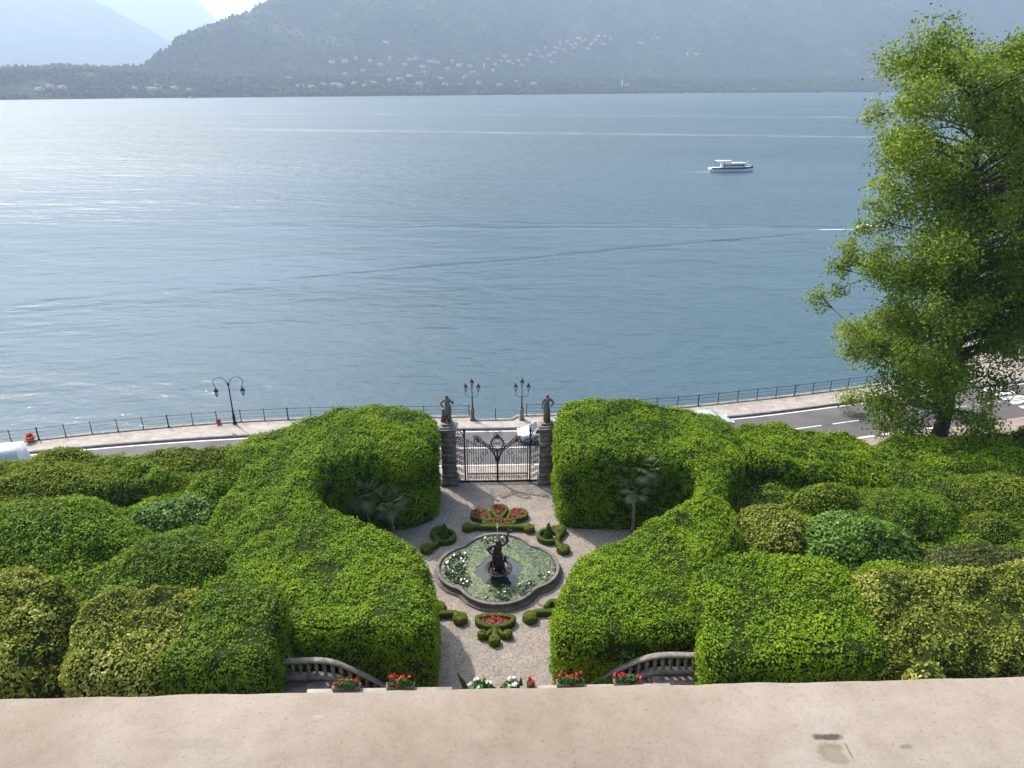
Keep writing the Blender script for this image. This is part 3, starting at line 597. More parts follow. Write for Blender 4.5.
# clipped block hedges and loose shrubs closest to the house
hN = lambda x, y: 6.0 + 0 * np.asarray(x)
hNl = lambda x, y: 6.0 - .55 * ss(25, 22, y)
Lx = -8.95
hedge('block_hedge', 'square clipped hedge block beside the left stair', 'hedge', [(Lx, 21.4), (Lx, 23.4), (Lx, 25.0), (-9.6, 25.5), (-11.0, 25.7), (-12.6, 25.6), (-13.0, 24.4), (-13.0, 21.2), (-11, 21.1)], hNl, HOLLY, 41, r=.35, dens=330, leafL=.11, leafW=.065, amp=.12, group='hedge blocks beside the stairs')
hNr = lambda x, y: 6.0 - .5 * ss(25, 21.5, y)
hedge('block_hedge', 'square clipped hedge block beside the right stair', 'hedge', [(8.55, 21.2), (8.5, 23.4), (8.6, 25.4), (9.4, 26.6), (11.5, 27.2), (14, 27.0), (15.6, 26.4), (16, 24), (15.6, 21.4), (12, 21.0)], hNr, LAUREL, 42, r=.5, dens=320, leafL=.12, leafW=.07, amp=.16, group='hedge blocks beside the stairs')
def at_top(x, y, z): return spot(x, y, z)
def mound(label, x, y, zt, a, b, c, mat, seed, **kw):
    p = spot(x, y, zt); return shrub(label, (p[0], p[1], zt - c), (a, b, c), mat, seed, **kw)
Gs = 'rounded shrubs in the garden beds'
hYL = lambda x, y: 5.95 - .7 * ss(25, 21.8, y) + .5 * fbm(np.asarray(x) / 2.2, np.asarray(y) / 2.2, 3.6, 3) - 1.1 * np.exp(-((np.asarray(x) + 18.0) / .8) ** 2)
hedge('loose_hedge', 'big loose yellow-green shrub row at the left edge, closest to the parapet', 'hedge', [(-17.7, 21.6), (-17.5, 23.5), (-17.8, 25.4), (-20, 26.4), (-23, 26.6), (-29, 26.4), (-29, 20.8), (-24, 20.9), (-20, 21.1)], hYL, YELLOW, 51, r=1.1, dens=230, leafL=.15, leafW=.09, amp=.4, wave=1.4, spread=.85, tonec=.52, group='hedge blocks beside the stairs')
hYM = lambda x, y: 5.95 - .7 * ss(25, 21.8, y) + .4 * fbm(np.asarray(x) / 1.9, np.asarray(y) / 1.9, 5.6, 3)
hedge('loose_hedge', 'pale yellow-green shrub touching the left clipped hedge block', 'hedge', [(-12.4, 21.3), (-12.4, 24), (-12.6, 25.7), (-14.5, 26.0), (-16.6, 25.8), (-17.6, 24.6), (-17.5, 22.4), (-16.8, 21.2), (-14.5, 21.0)], hYM, YELLOW, 52, r=1.1, dens=280, leafL=.13, leafW=.08, amp=.35, wave=1.3, spread=.85, tonec=.50, group='hedge blocks beside the stairs')
mound('wide bright green mound behind the yellow-green shrubs at left', 52, 515, 4.7, 6.2, 4.0, 3.0, LAUREL, 53, group=Gs, tonec=.42, rough=.2)
mound('smooth green mound beside the left lobed hedge', 176, 545, 4.4, 3.4, 2.8, 2.8, HOLLY, 54, group=Gs, dens=280, leafL=.12, leafW=.07, tonec=.5, rough=.13)
mound('dark glossy shrub between mounds in the left bed', 178, 497, 4.3, 3.0, 2.0, 2.6, GLOSSY, 55, group=Gs, leafL=.2, leafW=.1)
mound('olive shrub at the left edge behind the wide mound', 8, 497, 3.9, 3.6, 2.2, 3.0, OLIVE, 56, group=Gs)
mound('grey-brown tinged shrub in the gap by the left road hedge', 250, 470, 4.3, 1.5, 1.6, 2.4, BROWNISH, 57, group=Gs, rough=.22)
mound('yellow spiky shrub beside the right lobed hedge', 772, 517, 4.0, 2.64, 2.53, 3.0, YELLOW, 61, group=Gs, tonec=.42, rough=.14)
mound('large dark glossy dome shrub in the right bed', 866, 520, 4.5, 3.79, 2.88, 3.4, GLOSSY, 62, group=Gs, dens=190, leafL=.2, leafW=.11, rough=.13)
mound('low olive mound behind the glossy dome shrub', 832, 490, 3.8, 3.33, 2.30, 2.6, OLIVE, 63, group=Gs, rough=.16)
mound('dark smooth dome shrub right of the olive mound', 916, 494, 4.2, 3.68, 2.88, 3.2, HOLLY, 64, group=Gs, dens=280, leafL=.12, leafW=.07, rough=.13, tonec=.4)
mound('small round ball shrub near the right edge', 994, 516, 3.8, 1.65, 1.5, 2.4, OLIVE, 65, group=Gs, dens=300, leafL=.11, leafW=.065, rough=.09, tonec=.42)
mound('wide olive mound at the right edge behind the ball shrub', 1004, 481, 3.8, 3.68, 2.53, 2.6, OLIVE, 66, group=Gs, rough=.18)
mound('low brownish green shrub right of the glossy dome', 985, 553, 3.9, 3.4, 1.5, 2.2, BROWNISH, 67, group=Gs, rough=.18, tonec=.35)
mound('bright low shrub between glossy dome and right block hedge', 905, 565, 4.0, 2.8, 1.4, 2.0, LAUREL, 68, group=Gs, rough=.18)
hY = lambda x, y: 5.85 - .5 * ss(25, 21.5, y) + .4 * fbm(np.asarray(x) / 1.8, np.asarray(y) / 1.8, 6.6, 3)
hedge('loose_hedge', 'yellow-green hedge with finer leaves continuing the right block hedge to the right edge', 'hedge', [(14.6, 21.3), (14.4, 23.5), (14.6, 25.6), (17, 26.4), (20, 26.2), (23.5, 26.3), (28, 26), (28, 21), (24, 20.8), (20, 21.1), (17, 20.9)], hY, YELLOW, 43, r=.9, dens=280, leafL=.13, leafW=.08, amp=.35, wave=1.5, spread=.75, tonec=.4, group='hedge blocks beside the stairs')
mound('fresh light green sprig bush rising above the parapet at right', 932, 668, 6.0, .75, .6, 1.4, YELLOW, 71, group=Gs, dens=90, leafL=.2, leafW=.12, rough=.25, tonec=.7)

mound('bright green lump between the left road hedge and the dark glossy shrub', 150, 470, 4.0, 2.6, 1.6, 2.2, LAUREL, 72, group=Gs, rough=.24)
mound('low bright lump filling the bed beside the neck of the left lobed hedge', 212, 478, 4.4, 2.4, 1.9, 2.6, LAUREL, 73, group=Gs, rough=.22)
mound('olive lump in the far left bed below the road hedge', 75, 474, 3.9, 3.2, 1.5, 2.2, OLIVE, 74, group=Gs, rough=.24)
# ------------------------------------------------------------------ trees
def limb_path(a, b, rng, sag=.12, n=7):
    a, b = np.array(a, float), np.array(b, float); L = np.linalg.norm(b - a); t = np.linspace(0, 1, n)[:, None]; P = a + (b - a) * t
    bow = np.sin(np.pi * t) * sag * L; P[:, 2] += bow[:, 0] * .6; P += np.sin(np.pi * t) * rng.normal(size=3) * .06 * L; return P
def tree(name, label, base, outline, Yc, depth, mat, seed, ncl, rad, nleaf, leafL, trunk_r, spine, group, pins=()):
    rng = np.random.default_rng(seed); root = thing(name, label, 'tree', base, group=group); base = np.array(base)
    O = np.array([atY(x, y, Yc)[[0, 2]] for x, y in outline]); lo, hi = O.min(0), O.max(0); C = []
    def inside(q):
        r_ = False
        for a, b in zip(O, np.roll(O, -1, 0)):
            if (a[1] > q[1]) != (b[1] > q[1]) and q[0] < a[0] + (q[1] - a[1]) * (b[0] - a[0]) / (b[1] - a[1]): r_ = not r_
        return r_
    tries = 0
    while len(C) < ncl and tries < 20000:
        tries += 1; q = rng.uniform(lo, hi)
        if not inside(q): continue
        p = np.array([q[0], Yc + depth * rng.normal() * .5, q[1]])
        if all(np.linalg.norm((p - c) * (1, .8, 1.15)) > rad * .64 for c in C): C.append(p)
    nb = len(C)
    for (x, y, dy) in pins: C.append(atY(x, y, Yc + dy))
    SP = np.array(spine, float); w = Geo(); crown = Geo()
    sp = smooth_closed(SP, .5, closed=False); rs = np.interp(np.linspace(0, 1, len(sp)), [0, .08, .5, 1], [trunk_r * 1.5, trunk_r, trunk_r * .6, trunk_r * .12]); w.tube(sp, rs, 9)
    for k, p in enumerate(C):
        dd = np.linalg.norm(sp - (p - np.array([0, 0, rad * 1.3])), axis=1) + np.where(sp[:, 2] > p[2], 50, 0) ; j = max(int(np.argmin(dd)), len(sp) // 8)
        st_ = sp[j]
        if k >= nb: q_ = np.array(C[:nb]); st_ = q_[int(np.argmin(np.linalg.norm(q_ - p, axis=1)))]
        Lp = limb_path(st_, p, rng, .12 if k < nb else .02); w.tube(Lp, np.linspace(min(rs[j] * .55, .05 + .02 * np.linalg.norm(p - st_)) if k < nb else .03, .02, len(Lp)), 5)
        rr_ = rad * (rng.uniform(.65, 1.15) if k < nb else rng.uniform(.45, .62)); n = int(nleaf * (rr_ / rad) ** 2)
        # a clump: several twig tufts, so the outline is uneven and gaps show
        nt_ = rng.integers(9, 14); tc = rng.normal(size=(nt_, 3)); tc /= np.linalg.norm(tc, axis=1)[:, None]; tc = tc * rr_ * rng.uniform(.45, 1.0, (nt_, 1)) * np.array([1, 1, .95])
        for q in tc[:5]: w.tube([Lp[-2], p + q * .5 - [0, 0, .1], p + q], [.03, .02, .008], 3)
        pick = rng.integers(0, nt_, n); off = rng.normal(size=(n, 3)) * np.array([.34, .34, .30]) * rr_ ; off[:, 2] -= .18 * (off[:, 0] ** 2 + off[:, 1] ** 2) / rr_
        Pp = p + tc[pick] + off; Nn = (Pp - p); Nn /= np.linalg.norm(Nn, axis=1)[:, None] + 1e-9; Nn[:, 2] += .35
        tt = .42 + .2 * rng.normal(size=n) + .16 * rng.normal() + .10 * rng.normal(size=nt_)[pick]
        leaves(crown, Pp, Nn, leafL, leafL * .6, rng, .75, 0, tt)
    w.build('trunk', BARK, root, smooth=True, loc=base); crown.build('crown', mat, root, loc=base)
    for ch in root.children: ch.location = (0, 0, 0)
    return root
OUT1 = [(922, 55), (935, 38), (955, 42), (975, 50), (1000, 44), (1040, 40), (1085, 60), (1110, 130), (1120, 220), (1090, 300), (1040, 335), (1000, 340), (985, 360), (982, 390), (965, 405), (930, 405), (912, 430), (890, 428), (872, 395), (866, 372), (862, 340), (872, 305), (880, 270), (890, 245), (898, 225), (902, 200), (888, 185), (868, 160), (875, 135), (898, 125), (897, 95), (908, 65)]
B1 = spot(935, 447); B1[2] = -.05
sp1 = [B1, B1 + [.3, .2, 3], atY(950, 385, B1[1] + .4), atY(955, 330, B1[1] + .8), atY(965, 260, B1[1] + 1), atY(975, 180, B1[1] + 1), atY(975, 100, B1[1] + 1), atY(965, 55, B1[1] + 1)]
tree('broadleaf_tree', 'large leafy light green tree at the right by the road', tuple(B1), OUT1, float(B1[1]) + .6, 5.5, TREE, 81, 185, 1.5, 950, .23, .48, sp1, 'trees by the lake road', pins=[(925, 60, 0), (935, 48, 1), (915, 80, 0), (1005, 55, 0), (1018, 52, 1), (985, 65, 0), (950, 70, 1), (1015, 80, 0), (905, 105, 0), (862, 230, 1), (853, 262, 0), (838, 268, .5), (822, 298, 0), (848, 245, 1), (876, 205, 0), (838, 290, 0), (850, 330, 0), (850, 350, 0), (900, 428, -2), (912, 440, -1.5), (958, 440, -1), (972, 434, -1), (984, 418, 0), (890, 412, -1), (882, 425, 0), (965, 415, -2), (990, 400, 0), (905, 415, -2)])
OUT2 = [(1010, 60), (1040, 40), (1120, 60), (1150, 200), (1130, 320), (1060, 345), (1015, 350), (995, 325), (990, 240), (1000, 150)]
B2 = np.array([53.5, 69.5, KH]); sp2 = [B2, B2 + [.2, 0, 5], B2 + [.1, .3, 11], B2 + [.4, .2, 20], B2 + [.3, .2, 28]]
tree('broadleaf_tree', 'darker tree standing behind the large one at the right edge', tuple(B2), OUT2, 69.0, 5.0, TREE2, 82, 70, 2.3, 1100, .26, .45, sp2, 'trees by the lake road')
# palms
def palm(label, base, h, seed, nf=26, fl=.9, trunk=True):
    rng = np.random.default_rng(seed); root = thing('palm_tree', label, 'palm', base, group='small fan palms against the hedges')
    zz = np.linspace(0, h, 9); lean = rng.normal(size=2) * .08
    tp = np.stack([lean[0] * zz ** 1.3 * .3, lean[1] * zz ** 1.3 * .3, zz], -1); w = Geo(); w.tube(tp, np.linspace(.13, .10, 9) * (1 + .12 * np.sin(np.arange(9) * 2.2)), 8); w.build('trunk', PBARK, root)
    top = tp[-1]; cr = Geo()
    for k in range(nf):
        a = k * 2.399 + rng.normal() * .2; el = R(80) - (k / nf) * R(125); L1 = fl * rng.uniform(.75, 1.1) * .75
        d = np.array([math.cos(a) * math.cos(el), math.sin(a) * math.cos(el), math.sin(el)]); e = top + d * L1 * .8; cr.tube([top, top + d * L1 * .4, e], .012, 3, cap=False)
        s = np.array([-math.sin(a), math.cos(a), 0]); up = np.cross(d, s); nseg = 15; tn = float(np.clip(.5 + .25 * rng.normal() - .3 * (k / nf - .5), 0, 1))
        for q in range(nseg):
            b = R(-105 + 210 * q / (nseg - 1)); dd = d * math.cos(b) + s * math.sin(b); ln = fl * .62 * (1 - .25 * abs(b) / 2) * rng.uniform(.85, 1.1); wv = .035
            pp = np.cross(dd, up); m_ = e + dd * ln * .55; t_ = e + dd * ln - np.array([0, 0, .18 * ln]); cr.add([e, m_ + pp * wv, t_, m_ - pp * wv], [(0, 1, 2, 3)], 0, tn + .1 * rng.normal())
    cr.build('fronds', PALM, root); return root
for k, (x, y, z, lab) in enumerate([(366, 494, 2.7, 'leftmost fan palm of the pair in the left hedge hollow'), (391, 501, 2.3, 'lower fan palm of the pair in the left hedge hollow, closer to the gravel')]):
    p = spot(x, y, z); palm(lab, (p[0], p[1], 0), z, 91 + k, 34, 1.2)
for k, (x, y, z, lab, fl) in enumerate([(649, 468, 4.3, 'tallest fan palm in the right hedge hollow', 1.1), (629, 476, 3.7, 'middle fan palm in the right hedge hollow, with the leftmost crown', 1.0), (636, 491, 3.0, 'front fan palm with pale trunk in the right hedge hollow', .95), (662, 503, 1.6, 'lowest fan palm half hidden behind the right lobed hedge', .8)]):
    p = spot(x, y, z); palm(lab, (p[0], p[1], 0), z, 95 + k, 24, fl)
p = spot(601, 492, 1.0); root = thing('wooden_sign', 'small orange-brown pointed wooden board against the right hedge', 'sign', (p[0], p[1] - .4, 0)); g = Geo(); g.tube([(0, 0, 0), (0, 0, 1.25)], .035, 6); g.build('post', ORANGE, root)
g = Geo(); V = [(-.45, z_, x_) for z_, x_ in ()]; pts = [(-.5, -.17), (.35, -.17), (.6, 0), (.35, .17), (-.5, .17)]; V = [(x_, -.05, z_ + 1.05) for x_, z_ in pts] + [(x_, -.09, z_ + 1.05) for x_, z_ in pts]
g.add(V, [(0, 1, 2, 3, 4), (9, 8, 7, 6, 5)] + [(i, (i + 1) % 5, 5 + (i + 1) % 5, 5 + i)[::-1] for i in range(5)]); b = g.build('board', ORANGE, root); b.rotation_euler = (R(-35), R(12), 0)
# ------------------------------------------------------------------ figures (one continuous skin each)
def figure(name, J, E, Rd, mat, parent=None, sub=2):
    me = bpy.data.meshes.new(name); me.from_pydata([tuple(j) for j in J], E, []); o = bpy.data.objects.new(name, me); COL.objects.link(o)
    m = o.modifiers.new('skin', 'SKIN'); m.use_smooth_shade = True
    for i, r_ in enumerate(Rd):
        s = me.skin_vertices[0].data[i]; s.radius = (r_, r_) if not isinstance(r_, tuple) else r_; s.use_root = (i == 0)
    sb = o.modifiers.new('sub', 'SUBSURF'); sb.levels = sb.render_levels = sub
    dg = bpy.context.evaluated_depsgraph_get(); new = bpy.data.meshes.new_from_object(o.evaluated_get(dg)); o.modifiers.clear(); old = o.data; o.data = new; new.name = name; bpy.data.meshes.remove(old)
    new.materials.clear(); new.materials.append(mat)
    if parent is not None: o.parent = parent
    return o
def human(armL, armR, hip=0.0, legs=((-.10, 0, 0), (.14, -.12, 0))):
    # joints: pelvis, belly, chest, neck base, neck, head, head top | arms | legs
    J = [(hip, 0, .98), (hip * .6, .01, 1.14), (0, 0, 1.36), (0, .01, 1.50), (0, -.005, 1.58), (0, -.03, 1.68), (0, -.02, 1.80)]; Rd = [.155, .125, (.175, .12), .08, .058, .095, .075]; E = [(i, i + 1) for i in range(6)]
    for sgn, arm in ((-1, armL), (1, armR)):
        b = len(J); J += [(sgn * .20, 0, 1.45)] + list(arm); Rd += [.07, .05, .036, .034, .018][:1 + len(arm)]; E += [(3, b)] + [(b + i, b + i + 1) for i in range(len(arm))]
    for sgn, ft in ((-1, legs[0]), (1, legs[1])):
        b = len(J); hx = hip + sgn * .10; J += [(hx, 0, .90), ((hx + ft[0]) / 2 + sgn * .02, ft[1] * .5 - .05, .50), (ft[0], ft[1], .10), (ft[0] + sgn * .02, ft[1] - .17, .04)]; Rd += [.105, .07, .045, .04]; E += [(0, b), (b, b + 1), (b + 1, b + 2), (b + 2, b + 3)]
    return J, E, Rd
def drapery(pts, rads, mat, parent, seed, name='drapery'):
    g = Geo(); g.tube(pts, rads, 14, flat=.75); V = g.v[0]; a = np.arctan2(V[:, 1], V[:, 0]); V += np.stack([np.cos(a), np.sin(a), 0 * a], -1) * (.022 * np.sin(a * 7 + V[:, 2] * 5 + seed))[:, None]; return g.build(name, mat, parent, smooth=True)
# ------------------------------------------------------------------ gate
GX, GY = .1, 43.85
Gp = 'gate pillars'
for sx, lab in ((-3.38, 'dark stone gate pillar left of the iron gate'), (3.42, 'dark stone gate pillar right of the iron gate')):
    root = thing('gate_pillar', lab, 'pillar', (GX + sx, GY, 0), group=Gp); H = 4.15
    g = Geo(); g.box((0, 0, .2), (1.22, 1.22, .4), bev=.03); g.box((0, 0, .47), (1.12, 1.12, .14), bev=.03); g.build('plinth', DARKST, root)
    g = Geo(); z = .54; k = 0
    while z < H - .01:                      # rusticated courses
        h = min(.40, H - z); g.box((0, 0, z + h / 2), (1.02 - .06 * (k % 2), .98 - .06 * (k % 2), h - .004), bev=.035); z += h; k += 1
    g.build('shaft', DARKST, root)
    g = Geo(); g.box((0, 0, H + .07), (1.14, 1.12, .14), bev=.03); g.box((0, 0, H + .22), (1.34, 1.3, .15), bev=.04); g.box((0, 0, H + .36), (1.1, 1.08, .12), bev=.03); g.box((0, 0, H + .50), (.78, .74, .16), bev=.02); g.build('capital', GREYST, root)
    left = sx < 0; J, E, Rd = human([(-.42, .02, 1.22), (-.24, -.14, 1.06), (-.19, -.16, 1.04)] if left else [(-.30, .03, 1.18), (-.34, -.12, .95), (-.34, -.15, .88)], [(.40, .0, 1.22), (.36, -.16, 1.42), (.30, -.2, 1.50)] if left else [(.40, .03, 1.20), (.24, -.12, 1.05), (.19, -.16, 1.06)], hip=.05 if left else -.05)
    st = thing('stone_statue', 'weathered standing stone statue with a hand on its hip, on the left gate pillar' if left else 'weathered draped stone statue on the right gate pillar', 'statue', (GX + sx, GY, H + .58), group='statues on the gate pillars'); st.scale = (1.1, 1.15, 1.14)
    Rd = [tuple(v * 1.15 for v in q) if isinstance(q, tuple) else q * 1.3 for q in Rd]; figure('body', J, E, Rd, STATST, st)
    if left: drapery([(.04, 0, 1.06), (.05, 0, .85), (.06, .02, .5), (.12, .06, .02)], [.19, .21, .19, .2], STATST, st, 1); g = Geo(); g.tube([(-.3, .1, 0), (-.26, .12, .4), (-.28, .1, .75)], [.16, .13, .09], 9); g.ball((-.26, .06, .78), (.13, .13, .11), 10); g.build('tree_stump', STATST, st, smooth=True)
    else: drapery([(0, 0, 1.42), (-.02, 0, 1.15), (-.03, -.01, .7), (0, 0, .02)], [.19, .18, .25, .30], STATST, st, 2)
def spiral(c, r0, turns, a0, sgn=1, n=22, r1=.02):
    t = np.linspace(0, 1, n); r_ = r0 + (r1 - r0) * t; a = a0 + sgn * turns * 2 * math.pi * t; return np.stack([c[0] + r_ * np.cos(a), np.zeros(n), c[1] + r_ * np.sin(a)], -1)
gate = thing('iron_gate', 'black wrought iron double gate with scrolls and crest between stone pillars', 'gate', (GX, GY, 0))
PW = 2.16                                     # width of a leaf
def topz(x): return 2.45 + .95 * ss(0, 1, x / PW) + .18 * math.sin(x / PW * math.pi * 2)
for sgn in (-1, 1):
    g = Geo(); X = lambda x: sgn * x
    for x in np.arange(.17, PW - .05, .165):
        g.tube([(X(x), 0, .12), (X(x), 0, topz(x) - .02)], .018, 4); g.add([(X(x) - .035, 0, topz(x) - .03), (X(x), -.02, topz(x)), (X(x) + .035, 0, topz(x) - .03), (X(x), .02, topz(x)), (X(x), 0, topz(x) + .16)], [(0, 1, 4), (1, 2, 4), (2, 3, 4), (3, 0, 4)])
    g.build('bars', IRON, gate)
    g = Geo(); g.box((X(.04), 0, 1.32), (.07, .06, 2.62)); g.box((X(PW - .05), 0, 1.72), (.07, .06, 3.4))
    for z in (.10, .62, .70): g.box((X(PW / 2), 0, z), (PW, .04, .045))
    tp = [(X(x), 0, topz(x) - .1) for x in np.linspace(.05, PW - .06, 20)]; g.tube(tp, .024, 5)
    g.build('frame', IRON, gate)
    g = Geo()
    for x in np.arange(.28, PW - .1, .40):
        g.tube([(X(q[0] - x) + X(x), q[1], q[2]) for q in spiral((x - .09, .36), .15, 1.3, R(20))], .022, 4); g.tube([(X(q[0] - x) + X(x), q[1], q[2]) for q in spiral((x + .10, .36), .15, 1.3, R(160), -1)], .022, 4)
    # sweeping volutes rising from the middle to the corners
    for q in (0, .13, .26):
        g.tube([(X(.05 + .02 * q), 0, 1.5 + q), (X(.22), 0, 2.15 + q), (X(.62), 0, 2.72 + q), (X(1.05), 0, 3.0 + q * .8), (X(1.42), 0, 3.2 + q * .6)], .03, 5)
    g.tube([(X(a_[0]), 0, a_[2]) for a_ in spiral((1.42, 3.28), .24, 1.4, R(-90))], .042, 5); g.tube([(X(a_[0]), 0, a_[2]) for a_ in spiral((.95, 2.35), .30, 1.2, R(60))], .024, 4)
    g.tube([(X(a_[0]), 0, a_[2]) for a_ in spiral((1.45, 1.75), .42, 1.5, R(120))], .022, 4); g.tube([(X(a_[0]), 0, a_[2]) for a_ in spiral((1.75, 2.55), .28, 1.3, R(200))], .022, 4)
    for a_, z_, s_ in ((1.0, 3.18, .17), (1.18, 3.36, .19), (1.38, 3.56, .2), (1.6, 3.6, .16), (.82, 3.0, .15), (1.5, 3.42, .14)):
        for w_ in range(5): an = R(72 * w_ + 20); g.add([(X(a_), 0, z_), (X(a_ + s_ * .6 * math.cos(an - .4)), .03, z_ + s_ * .6 * math.sin(an - .4)), (X(a_ + s_ * math.cos(an)), 0, z_ + s_ * math.sin(an)), (X(a_ + s_ * .6 * math.cos(an + .4)), -.03, z_ + s_ * .6 * math.sin(an + .4))], [(0, 1, 2), (0, 2, 3), (2, 1, 0), (3, 2, 0)])
    g.build('scrollwork', IRON, gate)
    # fixed side panel
    g = Geo(); g.box((X(2.28), 0, 2.0), (.12, .12, 4.0)); g.lathe([(.10, 0), (.11, .05), (.05, .1), (.09, .17), (.02, .26)], (X(2.28), 0, 4.0), 8); g.box((X(2.62), 0, .10), (.58, .045, .05)); g.box((X(2.62), 0, 3.55), (.58, .04, .04))
    for x in np.arange(2.40, 2.95, .13): g.tube([(X(x), 0, .1), (X(x), 0, 3.5)], .011, 4)
    for z in (.4, .9, 1.45, 1.9, 2.4, 2.95, 3.3): g.tube([(X(a_[0]), 0, a_[2]) for a_ in spiral((2.5, z), .17, 1.4, R(0))], .028, 4); g.tube([(X(a_[0]), 0, a_[2]) for a_ in spiral((2.74, z + .22), .17, 1.4, R(180))], .028, 4)
    g.tube([(X(2.34), 0, 3.6), (X(2.45), 0, 3.95), (X(2.7), 0, 4.05), (X(2.78), 0, 3.85), (X(2.62), 0, 3.8)], .032, 5); g.build('side_panel', IRON, gate)
g = Geo(); g.tube([(.40 * math.cos(a), 0, 3.05 + .46 * math.sin(a)) for a in np.linspace(0, 2 * math.pi, 25)], .04, 6); g.tube([(.29 * math.cos(a), 0, 3.05 + .35 * math.sin(a)) for a in np.linspace(0, 2 * math.pi, 25)], .025, 5)
for k in range(16):
    a = 2 * math.pi * k / 16; c = np.array([.42 * math.cos(a), 0, 3.05 + .48 * math.sin(a)]); d = np.array([math.cos(a), 0, math.sin(a)]); e = np.array([-d[2], 0, d[0]]); g.add([c - e * .09, c + d * .15 + e * .05, c + e * .09, c - d * .04 + [0, .05, 0]], [(0, 1, 2, 3), (3, 2, 1, 0)])
for sgn in (-1, 1):
    g.tube([(sgn * a_[0], 0, a_[2]) for a_ in spiral((.13, 3.05), .12, 1.4, R(90))], .025, 5); g.tube([(sgn * .1, 0, 3.5), (sgn * .3, 0, 3.72), (sgn * .2, 0, 3.82), (sgn * .08, 0, 3.68)], .025, 5); g.tube([(sgn * .05, 0, 2.5), (sgn * .25, 0, 2.62), (sgn * .5, 0, 2.75), (sgn * .6, 0, 2.95), (sgn * .5, 0, 3.0)], .03, 5)
g.lathe([(.12, 0), (.15, .08), (.13, .16), (.05, .28), (.01, .34)], (0, 0, 3.5), 8); g.box((0, 0, 1.3), (.09, .08, 2.6)); g.build('crest', IRON, gate)

# ------------------------------------------------------------------ railings, lamps, pots on the promenade
def rail_section(Pl, label, spacing=1.9, phase=0.0):
    s = np.r_[0, np.cumsum(np.linalg.norm(np.diff(Pl, axis=0), axis=1))]; root = thing('iron_railing', label, 'railing', (Pl[0][0], Pl[0][1], KH + .06), group='iron railings along the lake'); o0 = np.array([Pl[0][0], Pl[0][1], 0])
    at = lambda v: np.array([np.interp(v, s, Pl[:, 0]), np.interp(v, s, Pl[:, 1])]); q = phase; k = 0
    while q <= s[-1] + .01:
        c = at(q); v = .055 if k % 5 == 3 else .035; g = Geo(); p = np.r_[c, 0] - o0
        g.lathe([(v * 1.7, 0), (v * 1.7, .05), (v, .07), (v * .85, .95), (v * 1.3, .97), (v * 1.4, 1.0), (v * .9, 1.05), (.01, 1.08)], (p[0], p[1], 0), 8); g.build('post', IRON, root); q += spacing; k += 1
    v = np.arange(0, s[-1] + .3, .6); pts = np.stack([at(min(x, s[-1])) for x in v]) - o0[:2]
    for z, r_ in ((.97, .024), (.66, .014), (.34, .014)): g = Geo(); g.tube(np.c_[pts, np.full(len(pts), z)], r_, 5); g.build('rail', IRON, root)
RL = offset(RAIL, -.02)
rail_section(RL[(RL[:, 0] < -2.2) & (RL[:, 0] > -62)][::-1], 'long black iron railing along the lake left of the gate lamps')
rail_section(RL[(RL[:, 0] > 2.3) & (RL[:, 0] < 42) & (RL[:, 1] < 66)], 'long black iron railing along the lake right of the gate lamps')
root = thing('iron_post', 'slim black post on the landing between the triple lamps', 'post', (-.05, 53.62, KH)); g = Geo(); g.lathe([(.07, 0), (.07, .05), (.035, .08), (.03, .95), (.05, .98), (.04, 1.05), (.01, 1.08)], seg=8); g.build('shaft', IRON, root)
def lantern(root, p, r_=.17, hang=True):
    g = Geo(); g.lathe([(r_ * .45, 0), (r_, .36), (r_ * .98, .37)], (p[0], p[1], p[2]), 6); L_ = g.build('lantern_glass', GLASS, root)
    g = Geo()
    for k in range(6): a = k * math.pi / 3; g.tube([(p[0] + r_ * .47 * math.cos(a), p[1] + r_ * .47 * math.sin(a), p[2]), (p[0] + r_ * 1.02 * math.cos(a), p[1] + r_ * 1.02 * math.sin(a), p[2] + .37)], .012, 4)
    g.lathe([(r_ * 1.2, .37), (r_ * 1.15, .40), (r_ * .6, .56), (r_ * .3, .60), (r_ * .35, .66), (.015, .74)], tuple(p), 8); g.lathe([(.02, -.12), (.06, -.06), (r_ * .5, 0)], tuple(p), 8); g.build('lantern_cage', IRON, root)
p = spot(234.9, 424, KH); root = thing('street_lamp', 'tall two-armed street lamp with curled arms at the left railing', 'street lamp', (p[0], p[1], KH), rz=R(6), group='lamps by the lake')
g = Geo(); g.lathe([(.17, 0), (.17, .12), (.12, .2), (.13, .7), (.09, .8), (.075, 1.1), (.085, 1.15), (.06, 1.2), (.045, 3.55), (.07, 3.6), (.05, 3.7), (.02, 3.8)], seg=10); g.build('pole', IRON, root)
for sgn in (-1, 1):
    g = Geo(); a = np.linspace(0, R(250), 18); pts = [(sgn * .04, 0, 3.45)] + [(sgn * (.66 - .50 * math.cos(q)), 0, 3.75 + .44 * math.sin(q)) for q in a if q < R(235)]; g.tube(pts, .025, 6); e = pts[-1]; g.tube([e, (e[0], 0, e[2] - .15)], .02, 5); g.build('arm', IRON, root); lantern(root, (e[0], 0, e[2] - .85), .17)
